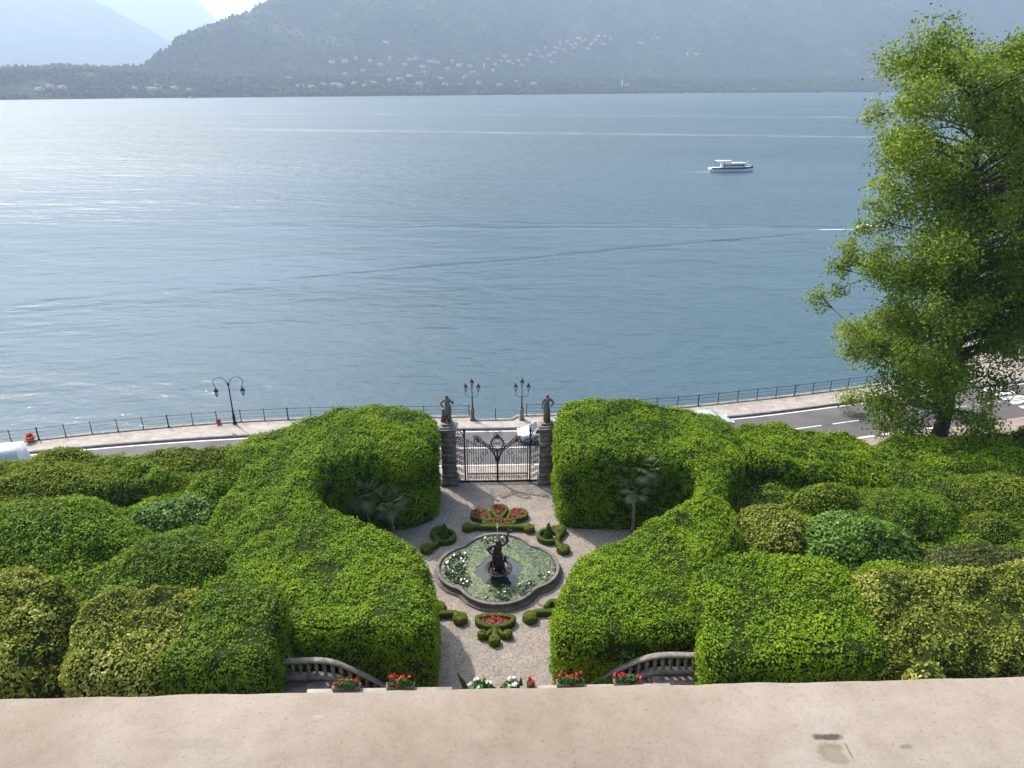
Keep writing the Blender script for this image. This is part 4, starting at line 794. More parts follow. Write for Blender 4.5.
def triple(x, label):
    p = spot(x, 420, KH); root = thing('street_lamp', label, 'street lamp', (p[0], 53.72, KH), group='lamps by the lake'); root.scale = (.93, .93, .92)
    g = Geo(); g.box((0, 0, .12), (.44, .44, .24), bev=.02); g.box((0, 0, .62), (.32, .32, .80), bev=.02); g.box((0, 0, 1.06), (.4, .4, .10), bev=.02); g.build('pedestal', GREYST, root)
    g = Geo(); g.lathe([(.13, 1.1), (.13, 1.18), (.07, 1.3), (.05, 2.2), (.065, 2.25), (.04, 2.3), (.035, 3.2), (.06, 3.25), (.03, 3.3)], seg=8); g.build('pole', IRON, root)
    lantern(root, (0, 0, 3.35), .16)
    for sgn in (-1, 1):
        g = Geo(); g.tube([(0, 0, 2.35), (sgn * .2, 0, 2.25), (sgn * .42, 0, 2.32), (sgn * .56, 0, 2.55), (sgn * .56, 0, 2.8)], .022, 5); g.build('arm', IRON, root); lantern(root, (sgn * .56, 0, 2.9), .16)
triple(472.7, 'three-lantern lamp on a stone base, left of the lake landing'); triple(521.9, 'three-lantern lamp on a stone base, right of the lake landing')
def pot(x, y, r_, label, leafy):
    p = spot(x, y, KH); root = thing('flower_pot', label, 'pot', (p[0], p[1], KH), group='terracotta pots by the railing'); g = Geo(); g.lathe([(r_ * .6, 0), (r_ * .85, r_ * .9), (r_ * 1.0, r_ * 1.2), (r_ * 1.1, r_ * 1.2), (r_ * 1.1, r_ * 1.4), (r_ * .9, r_ * 1.4)], seg=12); g.build('bowl', TERRA, root, smooth=True)
    rng = np.random.default_rng(int(x)); g = Geo(); d = rng.normal(size=(160, 3)); d /= np.linalg.norm(d, axis=1)[:, None]; d[:, 2] = abs(d[:, 2]); leaves(g, d * r_ * leafy + [0, 0, r_ * 1.3], d, .16, .10, rng); g.build('flowers', RED, root)
pot(31, 442, .36, 'terracotta pot of red flowers at the left railing, near the white van', .62); pot(219, 424.5, .2, 'small terracotta pot beside the tall two-armed lamp', .75)
# ------------------------------------------------------------------ vehicles
def car(label, loc, rz, paint, van=False, name='parked_car', group='cars on the lake road'):
    root = thing(name, label, 'van' if van else 'car', loc, rz, group)
    if van: L_, Wd, st = 5.0, 1.95, [(-2.5, .35, 1.0, 1.0), (-2.45, .3, 2.3, .93), (0.9, .3, 2.35, .93), (1.5, .3, 1.95, .9), (1.9, .3, 1.15, .98), (2.35, .3, 1.0, .95), (2.5, .4, .75, .85)]
    else: L_, Wd, st = 4.1, 1.72, [(-2.05, .42, .82, .86), (-1.95, .3, .95, .95), (-1.2, .25, .98, 1.0), (0.0, .24, .96, 1.0), (1.0, .25, .92, 1.0), (1.7, .28, .80, .95), (2.05, .42, .62, .82)]
    g = Geo(); V = []; n = len(st); sec = 10
    for x, zb, zt, wk in st:
        w = Wd / 2 * wk
        for a, b in ((-.88, 0), (-1, .12), (-1, .55), (-.96, .88), (-.80, 1), (.80, 1), (.96, .88), (1, .55), (1, .12), (.88, 0)): V.append((x, a * w, zb + (zt - zb) * b))
    F = [(i * sec + k, (i + 1) * sec + k, (i + 1) * sec + (k + 1) % sec, i * sec + (k + 1) % sec) for i in range(n - 1) for k in range(sec)] + [tuple(range(sec)), tuple((n - 1) * sec + k for k in range(sec - 1, -1, -1))]
    g.add(V, F); g.build('body', paint, root, smooth=False)
    if not van:
        g = Geo(); cs = [(-1.9, .93, .74), (-1.35, 1.42, .60), (-.2, 1.46, .60), (.45, 1.38, .58), (1.15, .90, .74)]; zb = .88; V = []; 
        for x, z, w in cs: V += [(x, -w, z - .04), (x, -w * .9, z), (x, w * .9, z), (x, w, z - .04)]
        for x, z, w in cs: V += [(x, -.78, zb), (x, .78, zb)]
        F = [(4 * i + k, 4 * i + 4 + k, 4 * i + 5 + k, 4 * i + 1 + k) for i in range(4) for k in range(3)]; g.add(V, F)
        for i in range(4): b = 20 + 2 * i; g.f.setdefault(4, []).append((np.array([[4 * i, b, b + 2, 4 * i + 4], [4 * i + 3, 4 * i + 7, b + 3, b + 1]]), 0))
        g.build('cabin', paint, root)
        g = Geo()
        for s in (-1, 1):
            for x0, x1 in ((-1.45, -.55), (-.45, .62)): g.add([(x0 - .1, s * .775, .96), (x1 + .12, s * .775, .96), (x1 - .22, s * .64, 1.34), (x0 + .08, s * .64, 1.36)], [(0, 1, 2, 3), (3, 2, 1, 0)])
        g.build('side_window', DGLASS, root); g = Geo(); g.add([(1.13, -.66, .94), (1.13, .66, .94), (.52, .54, 1.36), (.52, -.54, 1.36)], [(0, 1, 2, 3)]); g.build('windscreen', DGLASS, root); g = Geo(); g.add([(-1.93, .64, .98), (-1.93, -.64, .98), (-1.42, -.54, 1.38), (-1.42, .54, 1.38)], [(0, 1, 2, 3)]); g.build('rear_window', DGLASS, root)
    else:
        g = Geo(); g.add([(1.93, -.8, 1.2), (1.93, .8, 1.2), (1.53, .72, 1.92), (1.53, -.72, 1.92)], [(0, 1, 2, 3)]); g.build('windscreen', DGLASS, root)
        g = Geo()
        for s in (-1, 1): g.add([(.5, s * .93, 1.15), (1.4, s * .92, 1.15), (1.25, s * .90, 1.62), (.5, s * .92, 1.65)], [(0, 1, 2, 3), (3, 2, 1, 0)])
        g.build('side_window', DGLASS, root)
    xw = L_ * .31
    for x in (-xw, xw):
        for s in (-1, 1):
            g = Geo(); g.tube([(x, s * (Wd / 2 - .2), .31), (x, s * (Wd / 2 + .012), .31)], .31, 16); w_ = g.build('wheel', RUBBER, root); g = Geo(); g.tube([(x, s * (Wd / 2 - .01), .31), (x, s * (Wd / 2 + .022), .31)], .19, 12); g.build('rim', CHROME, w_)
    for s in (-1, 1):
        g = Geo(); g.box((L_ / 2 - .10, s * .6, .66), (.22, .3, .13), bev=.03); g.build('headlight', GLASS, root); g = Geo(); g.box((-L_ / 2 + .04, s * .62, .72), (.10, .22, .18), bev=.02); g.build('tail_light', LRED, root)
        g = Geo(); g.box((.75, s * (Wd / 2 + .08), .98), (.12, .18, .12), bev=.03); g.build('mirror', paint, root)
car('white car on the road just behind the right side of the gate', (3.75, 50.3, .006), math.pi + R(2), WPAINT); car('silver car half hidden behind the right hedge by the promenade', (17.3, 52.0, .006), R(11), SILVER)
car('white van half hidden behind the left roadside hedge', (-36.3, 45.1, .006), R(193), WPAINT, True, 'white_van')

# ------------------------------------------------------------------ boats
def hull(L_, Wd, H, n=14):
    g = Geo(); V = []; rows = []
    for i in range(n):
        t = i / (n - 1); x = -L_ / 2 + L_ * t; w = Wd / 2 * (1 - max(0, (t - .55) / .45) ** 2.0) * (.86 + .14 * min(1, t / .2)) + .02; sh = H * (1 + .35 * max(0, t - .5) ** 2 * 4)
        V += [(x + .25 * max(0, t - .6), 0, -.5), (x, -w * .8, -.25), (x, -w * .93, sh * .25), (x, -w * .99, sh * .62), (x, -w, sh), (x, w, sh), (x, w * .99, sh * .62), (x, w * .93, sh * .25), (x, w * .8, -.25)]
    return V, n
def boat(name, label, loc, rz, L_, Wd, H, small=False):
    root = thing(name, label, 'boat', loc, rz, None); V, n = hull(L_, Wd, H); m = 9; g = Geo(); F = []; mi = []
    for i in range(n - 1):
        for k in range(m):
            if k == 4: continue
            F.append((i * m + k, (i + 1) * m + k, (i + 1) * m + (k + 1) % m, i * m + (k + 1) % m))
    band = [f for f in F if (f[0] % m) in (3, 5)]; rest = [f for f in F if (f[0] % m) not in (3, 5)]; g.add(V, rest + [tuple(range(m))], 0); g.f.setdefault(4, []).append((np.array(band), 1)); g.build('hull', [WPAINT, BLUEP], root)
    g = Geo(); D = [V[i * m + 4] for i in range(n)] + [V[i * m + 5] for i in range(n)]; D = [(x, y, z - .06) for x, y, z in D]; g.add(D, [(i, i + 1, n + i + 1, n + i) for i in range(n - 1)]); g.build('deck', WPAINT, root)
    return root
bp = (spot(708, 171.5, -3) + spot(753, 171.5, -3)) / 2
b = boat('passenger_boat', 'white passenger boat with a navy stripe on the open lake', (bp[0] + .4, bp[1], LAKE_Z), R(1), 15.6, 3.9, 1.5)
g = Geo(); g.box((.2, 0, 2.25), (8.2, 3.0, 1.5), bev=.1); c_ = g.build('cabin', WPAINT, b); g = Geo()
for s in (-1, 1):
    for x in np.arange(-3.2, 3.9, .95): g.box((x, s * 1.5, 2.35), (.72, .08, .62), bev=.02)
g.build('cabin_window', DGLASS, c_)
g = Geo(); g.box((2.4, 0, 3.06), (4.8, 3.3, .12), bev=.04); g.build('roof', WPAINT, b); g = Geo(); g.box((-3.4, 0, 3.75), (5.6, 3.4, .14), bev=.05); g.build('canopy', WPAINT, b); g = Geo()
for x in (-5.9, -3.4, -1.0):
    for s in (-1, 1): g.tube([(x, s * 1.5, 1.5), (x, s * 1.5, 3.7)], .05, 5)
g.build('canopy_posts', IRON, b); g = Geo(); g.box((-7.9, 0, .8), (.9, 2.8, .9), bev=.1); g.build('stern_platform', WPAINT, b); g = Geo(); g.tube([(5.6, 0, 1.8), (5.6, 0, 4.0)], .05, 5); g.tube([(5.6, -.5, 3.4), (5.6, .5, 3.4)], .03, 4); g.build('mast', WPAINT, b)
g = Geo(); [g.tube([(x, s * 1.35 * max(.25, 1 - max(0, x - 4.5) * .25), 1.7), (x, s * 1.35 * max(.25, 1 - max(0, x - 4.5) * .25), 2.5)], .03, 4) for x in (4.6, 5.4, 6.2, 7.0) for s in (-1, 1)]; [g.tube([(4.6, s * 1.35, 2.5), (5.4, s * 1.05, 2.5), (6.2, s * .78, 2.5), (7.0, s * .5, 2.5)], .03, 4) for s in (-1, 1)]; g.build('bow_rail', WPAINT, b)
sp_ = spot(872, 229.5, -3); b = boat('speedboat', 'small white speedboat beside the big tree, trailing a wake', (sp_[0], sp_[1], LAKE_Z), R(3), 6.4, 2.2, .8); g = Geo(); g.add([(.4, -.7, .8), (.4, .7, .8), (-.1, .6, 1.35), (-.1, -.6, 1.35)], [(0, 1, 2, 3), (3, 2, 1, 0)]); g.build('windscreen', DGLASS, b); g = Geo(); g.box((-1.3, 0, .95), (.6, 1.5, .5), bev=.1); g.box((-2.2, 0, .95), (.6, 1.5, .5), bev=.1); g.build('seat', WPAINT, b)
for x, y, L_, lab in ((685, 92.8, 26, 'tiny white boat moored at the far shore, right of the village'), (191, 96.6, 16, 'tiny white boat moored at the far left shore')):
    d = ray(x, y); P = CAM + d * ((LAKE_Z - 26) / d[2]); ys_ = float(shoreY(P[0])) - 14; P = atY(x, y, min(P[1], ys_)); b = boat('moored_boat', lab, (P[0], P[1], LAKE_Z), R(4), L_, L_ * .22, 1.8); tag(b, group='boats moored at the far shore'); g = Geo(); g.box((-L_ * .05, 0, 2.6), (L_ * .5, L_ * .16, 1.8), bev=.15); c_ = g.build('cabin', WPAINT, b)
# ------------------------------------------------------------------ fountain pool
PC = np.array([.1, 33.65])
def lobes(c, s): return [c * x + s * y + np.sqrt(np.maximum(q * q - (c * y - s * x) ** 2, .01)) for x, y, q in ((1.42, 0, 1.93), (-1.42, 0, 1.93), (0, .95, 2.15), (0, -.95, 2.15))]
def pool_outline(grow=0.0, n=160):
    a = np.linspace(0, 2 * math.pi, n, endpoint=False); c, s = np.cos(a), np.sin(a)
    k = 18.0; r_ = np.log(sum(np.exp(k * e) for e in lobes(c, s))) / k + grow; return np.stack([PC[0] + r_ * c, PC[1] + r_ * s], -1)
pool = thing('fountain_pool', 'lobed stone pool filled with water lilies in the gravel court', 'pool', (PC[0], PC[1], 0)); po = np.array([PC[0], PC[1], 0])
prof = [(.34, 0), (.34, .13), (.17, .15), (.17, .36), (.22, .39), (.22, .44), (.19, .47), (.05, .47), (.02, .44), (0, .05)]
g = Geo(); rings = [np.c_[pool_outline(o), np.full(160, z)] for o, z in prof]; i = np.arange(160); j = (i + 1) % 160; g.add(np.concatenate(rings) - po, np.concatenate([np.stack([k * 160 + i, k * 160 + j, (k + 1) * 160 + j, (k + 1) * 160 + i], -1) for k in range(len(prof) - 1)])); g.build('rim', stone('pool_stone', (.07, .060, .050), (.18, .155, .13), 2.5, .9, .4), pool)
m, t, p = newmat('pool_water'); p.inputs['Base Color'].default_value = (.035, .045, .04, 1); p.inputs['Roughness'].default_value = .06; nn = N(t, 'ShaderNodeTexNoise', i_Scale=5.0, i_Detail=3.0); bb = N(t, 'ShaderNodeBump', i_Strength=.25, i_Distance=.03); t.links.new(nn.outputs[0], bb.inputs['Height']); t.links.new(bb.outputs[0], p.inputs['Normal'])
g = Geo(); O = np.c_[pool_outline(-.02), np.full(160, .36)] - po; g.add(np.r_[O, [[0, 0, .36]]], [(k, (k + 1) % 160, 160) for k in range(160)]); g.build('water', m, pool)
def inpool(P, gr):
    d = P - PC; a = np.arctan2(d[:, 1], d[:, 0]); c, s = np.cos(a), np.sin(a); e = np.max(lobes(c, s), 0); return np.hypot(d[:, 0], d[:, 1]) < e + gr
rng = np.random.default_rng(77)
def discs(g, P, z, r_, tone, seg=7, tilt=.12):
    n = len(P); a = np.linspace(0, 2 * math.pi, seg, endpoint=False)[None] + rng.random((n, 1)) * 6; V = np.stack([P[:, :1] + r_[:, None] * np.cos(a), P[:, 1:2] + r_[:, None] * np.sin(a), z[:, None] + r_[:, None] * tilt * rng.normal(size=(n, 1)) * np.cos(a + rng.random((n, 1)) * 6)], -1)
    g.add(V.reshape(-1, 3), np.arange(n * seg).reshape(n, seg), 0, np.repeat(tone, seg))
Q = PC + rng.uniform(-3.6, 3.6, (15000, 2)); W0 = PC + np.array([.05, -.35]); k = inpool(Q, -.1) & ((((Q - W0) / (1.33, 1.45)) ** 2).sum(1) > 1 + .25 * vnoise(Q[:, 0] * 2, Q[:, 1] * 2)); Q = Q[k]; g = Geo(); n = len(Q)
inner = np.exp(-((np.hypot(*((Q - W0) / (1.33, 1.45)).T) - 1.15) / .25) ** 2)
discs(g, Q, .375 + .02 * rng.random(n), rng.uniform(.03, .075, n), np.clip(.42 + .26 * rng.normal(size=n) + .4 * inner, 0, 1)); tag(g.build('lily_pads', LILY), 'pale floating lily pads covering the fountain pool', 'water lilies', kind='stuff')
Q = PC + rng.uniform(-3.5, 3.5, (8000, 2)); dd = Q - PC; rr_ = np.hypot(*dd.T); ang = np.degrees(np.arctan2(dd[:, 1], dd[:, 0])); dens = fbm(Q[:, 0] * .9 + 3, Q[:, 1] * .9, .4, 3) + .75 * ((ang < -35) & (ang > -150)) * ss(1.6, 2.2, rr_) + .7 * ((ang > 150) | (ang < -140)) * ss(1.7, 2.1, rr_) + .15 * ((ang < 10) & (ang > -50)) * ss(1.8, 2.3, rr_)
k = inpool(Q, -.25) & (rr_ > 1.6) & (dens > .16 + .4 * rng.random(len(Q))); Q = Q[k]; n = len(Q); g = Geo(); z = .42 + .2 * rng.random(n) ** 2; nd = rng.normal(size=(n, 3)) * .5 + [0, 0, 1]
tt = rng.random(n) * .9; fl = rng.random(n) < .05; tt[fl] = .95 + .05 * rng.random(fl.sum()); z[fl] += .1
leaves(g, np.c_[Q, z], nd, .16, .14, rng, .35, 0, tt); tag(g.build('raised_lily_leaves', LOTUS), 'dark raised lily leaves with white blooms along the near side of the pool', 'water lilies', kind='stuff')
FB = np.array([.12, 32.75, .30])
ft = thing('fountain_statue', 'dark bronze fountain figure raising one arm in the lily pool', 'statue', tuple(FB)); ft.rotation_euler = (0, 0, R(4))
g = Geo(); g.lathe([(.42, -.25), (.5, .02), (.34, .16), (.22, .30), (.18, .42), (.3, .52)], seg=14); g.ball((.3, -.18, .02), (.26, .22, .16), 10, rough=.3); g.ball((-.28, -.2, .02), (.25, .22, .18), 10, rough=.3, seed=3); g.build('rock_base', BRONZE, ft, smooth=True)
g = Geo(); g.lathe([(.2, .38), (.5, .46), (.72, .58), (.80, .70), (.76, .72), (.6, .66), (.1, .64)], seg=20); g.build('bowl', BRONZE, ft, smooth=True)
J, E, Rd = human([(-.42, -.02, 1.26), (-.26, -.16, 1.04), (-.21, -.17, 1.0), (-.17, -.17, .96)], [(.36, .02, 1.66), (.33, -.03, 1.96), (.36, -.05, 2.05), (.40, -.05, 2.12)], hip=-.04, legs=((-.14, .02, 0), (.15, -.16, 0)))
Rd = [tuple(v * 1.1 for v in q) if isinstance(q, tuple) else q * 1.22 for q in Rd]; b = figure('figure', J, E, Rd, BRONZE, ft); b.location = (0, 0, .64); b.scale = (1.45, 1.4, 1.1); drapery([(-.02, 0, 1.72), (-.03, .02, 1.5), (0, .05, 1.1), (.05, .08, .66)], [.24, .31, .31, .42], BRONZE, ft, 5)
g = Geo(); g.tube([(.53, -.07, 3.0), (.60, -.08, 3.16), (.72, -.1, 3.2), (.84, -.08, 3.12)], [.05, .10, .09, .03], 8); g.tube([(.56, -.06, 3.1), (.58, -.04, 3.3), (.68, 0, 3.36)], [.05, .05, .02], 6); g.build('held_fish', BRONZE, ft, smooth=True)
J, E, Rd = human([(-.34, -.1, 1.25), (-.26, -.28, 1.32), (-.2, -.33, 1.36)], [(.34, -.05, 1.25), (.30, -.22, 1.12), (.27, -.3, 1.08)], legs=((-.22, -.2, .1), (.2, -.1, 0)))
Rd = [(q if isinstance(q, tuple) else q * 1.18) for q in Rd]
for lx, ly, rz_ in ((-.42, -.24, -20), (.40, .18, 150)):
    b = figure('putto', J, E, Rd, BRONZE, ft, 1); b.location = (lx, ly, .66); b.scale = (.52, .52, .42); b.rotation_euler = (0, 0, R(rz_))
m, t, p = newmat('water_jet'); p.inputs['Base Color'].default_value = (.85, .88, .9, 1); p.inputs['Roughness'].default_value = .2; p.inputs['Transmission Weight'].default_value = .4
g = Geo(); g.tube([(-.02, -.04, 2.66), (-.03, -.04, 3.1), (-.04, -.03, 3.5)], [.012, .018, .01], 5)
for k in range(26): g.ball((-.04 + rng.normal() * .03, -.03 + rng.normal() * .03, 3.5 + rng.normal() * .13), .017, 6)
o = g.build('water_jet', m); o.location = FB; tag(o, 'thin white water jet above the bronze fountain figure', 'water jet')

# ------------------------------------------------------------------ box parterres
def boxhedge(out, path, w, h, seed, closed=False):
    w, h = w * .86, h * .82; rng = np.random.default_rng(seed); P = smooth_closed(np.array(path, float)[:, :2], .12, closed=closed); n = len(P); T = (np.roll(P, -1, 0) - np.roll(P, 1, 0)) if closed else np.gradient(P, axis=0); T /= np.linalg.norm(T, axis=1)[:, None] + 1e-9; Nn = np.stack([-T[:, 1], T[:, 0]], -1)
    sec = [(-.5, 0), (-.52, .7), (-.46, .95), (0, 1.0), (.46, .95), (.52, .7), (.5, 0)]; V = np.concatenate([np.c_[P + Nn * (a * w), np.full(n, b * h)] for a, b in sec]); g = Geo(); k = len(sec); i = np.arange(n if closed else n - 1); j = (i + 1) % n
    g.add(V, np.concatenate([np.stack([q * n + i, q * n + j, (q + 1) * n + j, (q + 1) * n + i], -1)[:, ::-1] for q in range(k - 1)]), 0, .1)
    if not closed:
        for e in (P[0], P[-1]): g.ball((e[0], e[1], h * .5), (w * .5, w * .5, h * .5), 12)
    Pp, Nl = scatter(g, 420, rng); Vc, fd = g.arrays(); out.add(Vc, np.concatenate([f for f, _ in fd[4]]), 0, .10); leaves(out, Pp + Nl * (rng.random(len(Pp)) * .05)[:, None], Nl, .085, .055, rng, .6, 0, .5 + .2 * rng.normal(size=len(Pp)) + .1 * vnoise(Pp[:, 0] * 2, Pp[:, 1] * 2))
def topball(out, c, r_, seed):
    rng = np.random.default_rng(seed); g = Geo(); q_ = r_[0] * .84; g.lathe([(q_, 0), (q_ * 1.03, .22), (q_ * .99, .32), (q_ * .84, .375), (q_ * .4, .39), (.02, .395)], (c[0], c[1], 0), 16); Pp, Nl = scatter(g, 420, rng); Vc, fd = g.arrays(); out.add(Vc, np.concatenate([f for f, _ in fd[4]]), 0, .1); leaves(out, Pp + Nl * (rng.random(len(Pp)) * .05)[:, None], Nl, .085, .055, rng, .6, 0, .5 + .2 * rng.normal(size=len(Pp)))
def bedding(path, seed, z=.24, dens=260):
    rng = np.random.default_rng(seed); P = smooth_closed(np.array(path, float)[:, :2], .15); c = P.mean(0); n = len(P); g = Geo(); V = np.r_[np.c_[P, np.full(n, z)], [[c[0], c[1], z + .06]]]; g.add(V, [(k, (k + 1) % n, n) for k in range(n)], 0, .05)
    if ((P[:, 0] * np.roll(P[:, 1], -1) - np.roll(P[:, 0], -1) * P[:, 1]).sum()) < 0: g = Geo(); g.add(V, [((k + 1) % n, k, n) for k in range(n)], 0, .05)
    Pp, Nl = scatter(g, dens, rng); Pp = Pp + Nl * (rng.random(len(Pp)) * .16)[:, None]; Vc, fd = g.arrays(); out = Geo(); out.add(Vc, np.concatenate([f for f, _ in fd[3]]), 0, .05); leaves(out, Pp, Nl, .11, .09, rng, .6, 0, rng.random(len(Pp))); return out
S = lambda x, y, z=.35: spot(x, y, z)[:2]
def bed(label, hedges, balls, fills, seed):
    root = thing('flower_bed', label, 'flower bed', (0, 0, 0), group='box-edged beds round the pool'); out = Geo()
    for i, (pts, w, h, cl) in enumerate(hedges): boxhedge(out, pts, w, h, seed + i, cl)
    for i, (c, r_) in enumerate(balls): topball(out, c, r_, seed + 20 + i)
    V = np.concatenate(out.v); c = V.mean(0); loc = (c[0], c[1], 0); root.location = loc
    o = out.build('box_edging', BOX, root, loc=loc); o.location = (0, 0, 0)
    for i, f in enumerate(fills): o = bedding(f, seed + 40 + i).build('red_flowers', CRIMSON, root, loc=loc); o.location = (0, 0, 0)
    return root
def petal(c, tip, w):          # closed leaf shape from c to tip
    c, tip = np.array(c), np.array(tip); d = tip - c; n_ = np.array([-d[1], d[0]]) / np.linalg.norm(d); return [c, c + d * .35 + n_ * w * .6, c + d * .75 + n_ * w, tip + n_ * w * .35, tip - n_ * w * .35, c + d * .75 - n_ * w, c + d * .35 - n_ * w * .6]
def shrink(P, f): P = np.array(P); c = P.mean(0); return c + (P - c) * f
cb = S(498.5, 521); pets = [petal(S(490, 519), S(475.5, 509.5), .55), petal(S(499, 517.5), S(499.5, 504.5), .50), petal(S(508, 519), S(523, 509.5), .55)]
mid = [S(483, 521.5), S(487, 519), S(499, 518.3), S(511, 519), S(515, 521.5), S(499, 522.8)]
bed('fan-shaped box bed with three red petals, between pool and gate', [(q, .28, .42, True) for q in pets] + [([S(470, 525.5), S(482, 525.2), S(499, 525.5), S(515, 525.5), S(527, 526)], .34, .45, False), (mid, .24, .40, True)], [(S(467.5, 525.5), (.38, .38, .36)), (S(529, 526.5), (.38, .38, .36))], [shrink(q, .72) for q in pets] + [shrink(mid, .75)], 300)
ov = [S(477, 617), S(485, 614.6), S(495.5, 614), S(506, 614.6), S(513.5, 617), S(509, 622.5), S(495, 625.5), S(481, 622.5)]
bed('oval red bed with trefoil box scrolls on the near side of the pool', [(ov, .30, .45, True), ([S(495, 626), S(494.8, 631), S(494.5, 637.5)], .34, .42, False), ([S(491, 629), S(486, 634), S(481.5, 632.5)], .24, .42, False), ([S(499, 629), S(503.5, 633.5), S(508.5, 632)], .24, .42, False)], [(S(494.3, 638), (.32, .36, .34)), (S(482, 632.5), (.24, .3, .32)), (S(508, 632), (.24, .3, .32))], [shrink(ov, .82)], 340)
def ringpts(c, r_, n=10): return [c + r_ * np.array([math.cos(2 * math.pi * k / n), math.sin(2 * math.pi * k / n)]) for k in range(n)]
cl, crr = S(444.5, 534.5), S(548.5, 534)
bed('scroll-shaped box edging left of the pool, circling a small dark cone', [(ringpts(cl, .62), .26, .42, True), ([S(444, 526), S(437, 527), S(432.5, 531), S(436.5, 537), S(436.5, 542), S(430, 546)], .34, .42, False)], [(S(426.5, 546.5), (.42, .4, .34))], [], 380)
bed('scroll-shaped box edging right of the pool, circling a small dark cone', [(ringpts(crr, .62), .26, .42, True), ([S(553, 526.5), S(559, 526), S(563, 529.5), S(558.5, 535), S(557.5, 541), S(562, 546)], .34, .42, False)], [(S(560.5, 528), (.42, .4, .36)), (S(563.5, 547), (.44, .4, .36))], [], 400)
bed('hooked box edging at the near left of the pool', [([S(434, 601), S(441, 602), S(444, 606)], .3, .42, False), ([S(433, 612.5), S(445, 611.5), S(455, 611.5), S(460, 615)], .36, .42, False)], [(S(460, 616), (.42, .42, .36))], [], 420)
bed('hooked box edging at the near right of the pool', [([S(559, 600), S(551, 600), S(546, 605)], .3, .42, False), ([S(558, 610), S(546, 610), S(536, 610.5), S(531, 614)], .36, .42, False)], [(S(530, 615), (.42, .42, .36))], [], 440)
def cone(c, h, r_, label, seed, name='cone_shrub', group='dark cone shrubs', mat=None, z0=0.0):
    rng = np.random.default_rng(seed); g = Geo(); g.lathe([(r_, 0), (r_ * 1.05, h * .15), (r_ * .7, h * .5), (r_ * .3, h * .85), (.02, h)], (c[0], c[1], z0), 12); P, Nn = scatter(g, 500, rng); out = Geo(); Vc, fd = g.arrays(); out.add(Vc, np.concatenate([f for f, _ in fd[4]]), 0, .1); leaves(out, P + Nn * .03, Nn, .09, .05, rng, .6, 0, .25 + .18 * rng.normal(size=len(P))); return tag(out.build(name, mat or GLOSSY), label, 'shrub', group)
cone(cl, 1.15, .26, 'small dark cone shrub in the scroll bed left of the pool', 460); cone(crr, 1.15, .26, 'small dark cone shrub in the scroll bed right of the pool', 461)

# ------------------------------------------------------------------ stairs, terrace, planters
BAL = [(.055, 0), (.055, .05), (.035, .08), (.05, .2), (.062, .30), (.045, .42), (.03, .50), (.045, .53), (.045, .58)]
def balustrade(label, pts, label_side):
    pts = [np.array(p, float) for p in pts]; root = thing('stair_balustrade', label, 'balustrade', tuple(pts[0]), group='balustrades of the garden stairs'); o = pts[0]
    path = smooth_closed(np.array(pts), .18, closed=False) - o; T = np.gradient(path[:, :2], axis=0); T /= np.linalg.norm(T, axis=1)[:, None]; Nn = np.stack([-T[:, 1], T[:, 0]], -1); n = len(path); i = np.arange(n - 1)
    for nm, sec in (('handrail', ((-.13, .82), (-.15, .88), (-.12, .95), (.12, .95), (.15, .88), (.13, .82))), ('base_course', ((-.12, -.25), (-.12, .15), (.12, .15), (.12, -.25)))):
        g = Geo(); V = np.concatenate([np.c_[path[:, :2] + Nn * x, path[:, 2] + z] for x, z in sec]); m_ = len(sec)
        g.add(V, np.concatenate([np.stack([k * n + i, k * n + i + 1, ((k + 1) % m_) * n + i + 1, ((k + 1) % m_) * n + i], -1) for k in range(m_)])); g.add([V[k * n] for k in range(m_)], [tuple(range(m_))]); g.add([V[k * n + n - 1] for k in range(m_)], [tuple(range(m_))]); g.build(nm, GREYST, root)
    al = np.r_[0, np.cumsum(np.linalg.norm(np.diff(path[:, :2], axis=0), axis=1))]
    for v in np.arange(.2, al[-1] - .3, .34):
        q = [np.interp(v, al, path[:, k]) for k in range(3)]; gb = Geo(); gb.lathe([(r_ * 1.55, z * 1.17 + .14) for r_, z in BAL], tuple(q), 8); gb.build('baluster', GREYST, root, smooth=True)
    for q, w in ((pts[-1], .40),): g = Geo(); e = q - o; g.box((e[0], e[1], e[2] + .25), (w, .34, 1.06), bev=.02); g.build('pedestal', GREYST, root)
LZ = 2.4
for s, xo, xk, xe, lab in ((-1, -9.6, -7.15, -4.7, 'left'), (1, 8.8, 6.8, 3.9, 'right')):
    balustrade('grey stone stair balustrade sloping down at the %s below the parapet' % lab, [(xo, 23.55, LZ), (xk, 23.55, LZ - .02), (xk + (xe - xk) * .5, 23.8, LZ * .60), (xe, 24.05, .25)], lab)
    g = Geo(); x0, x1 = sorted((xo - s * -.4, xk)); g.box(((xo + xk) / 2 + s * .2, 22.2, LZ / 2 - .02), (abs(xo - xk) + .5, 2.3, LZ - .04)); n = 14
    for k in range(n):
        f = (k + .5) / n; w = abs(xe - xk) / n; zt = LZ * (1 - (k + 1) / (n + 1)); g.box((xk + (xe - xk) * f, 22.3, zt / 2), (w + .0, 2.3, zt))
    tag(g.build('stone_stairs', DARKST), 'dark shaded flight of stone steps behind the %s balustrade' % lab, 'stairs', 'garden stairs')
TZ = 5.0
g = Geo(); g.box((0, 15.2, TZ / 2 - .01), (60, 8.5, TZ)); tag(g.build('terrace', PALE), kind='structure')
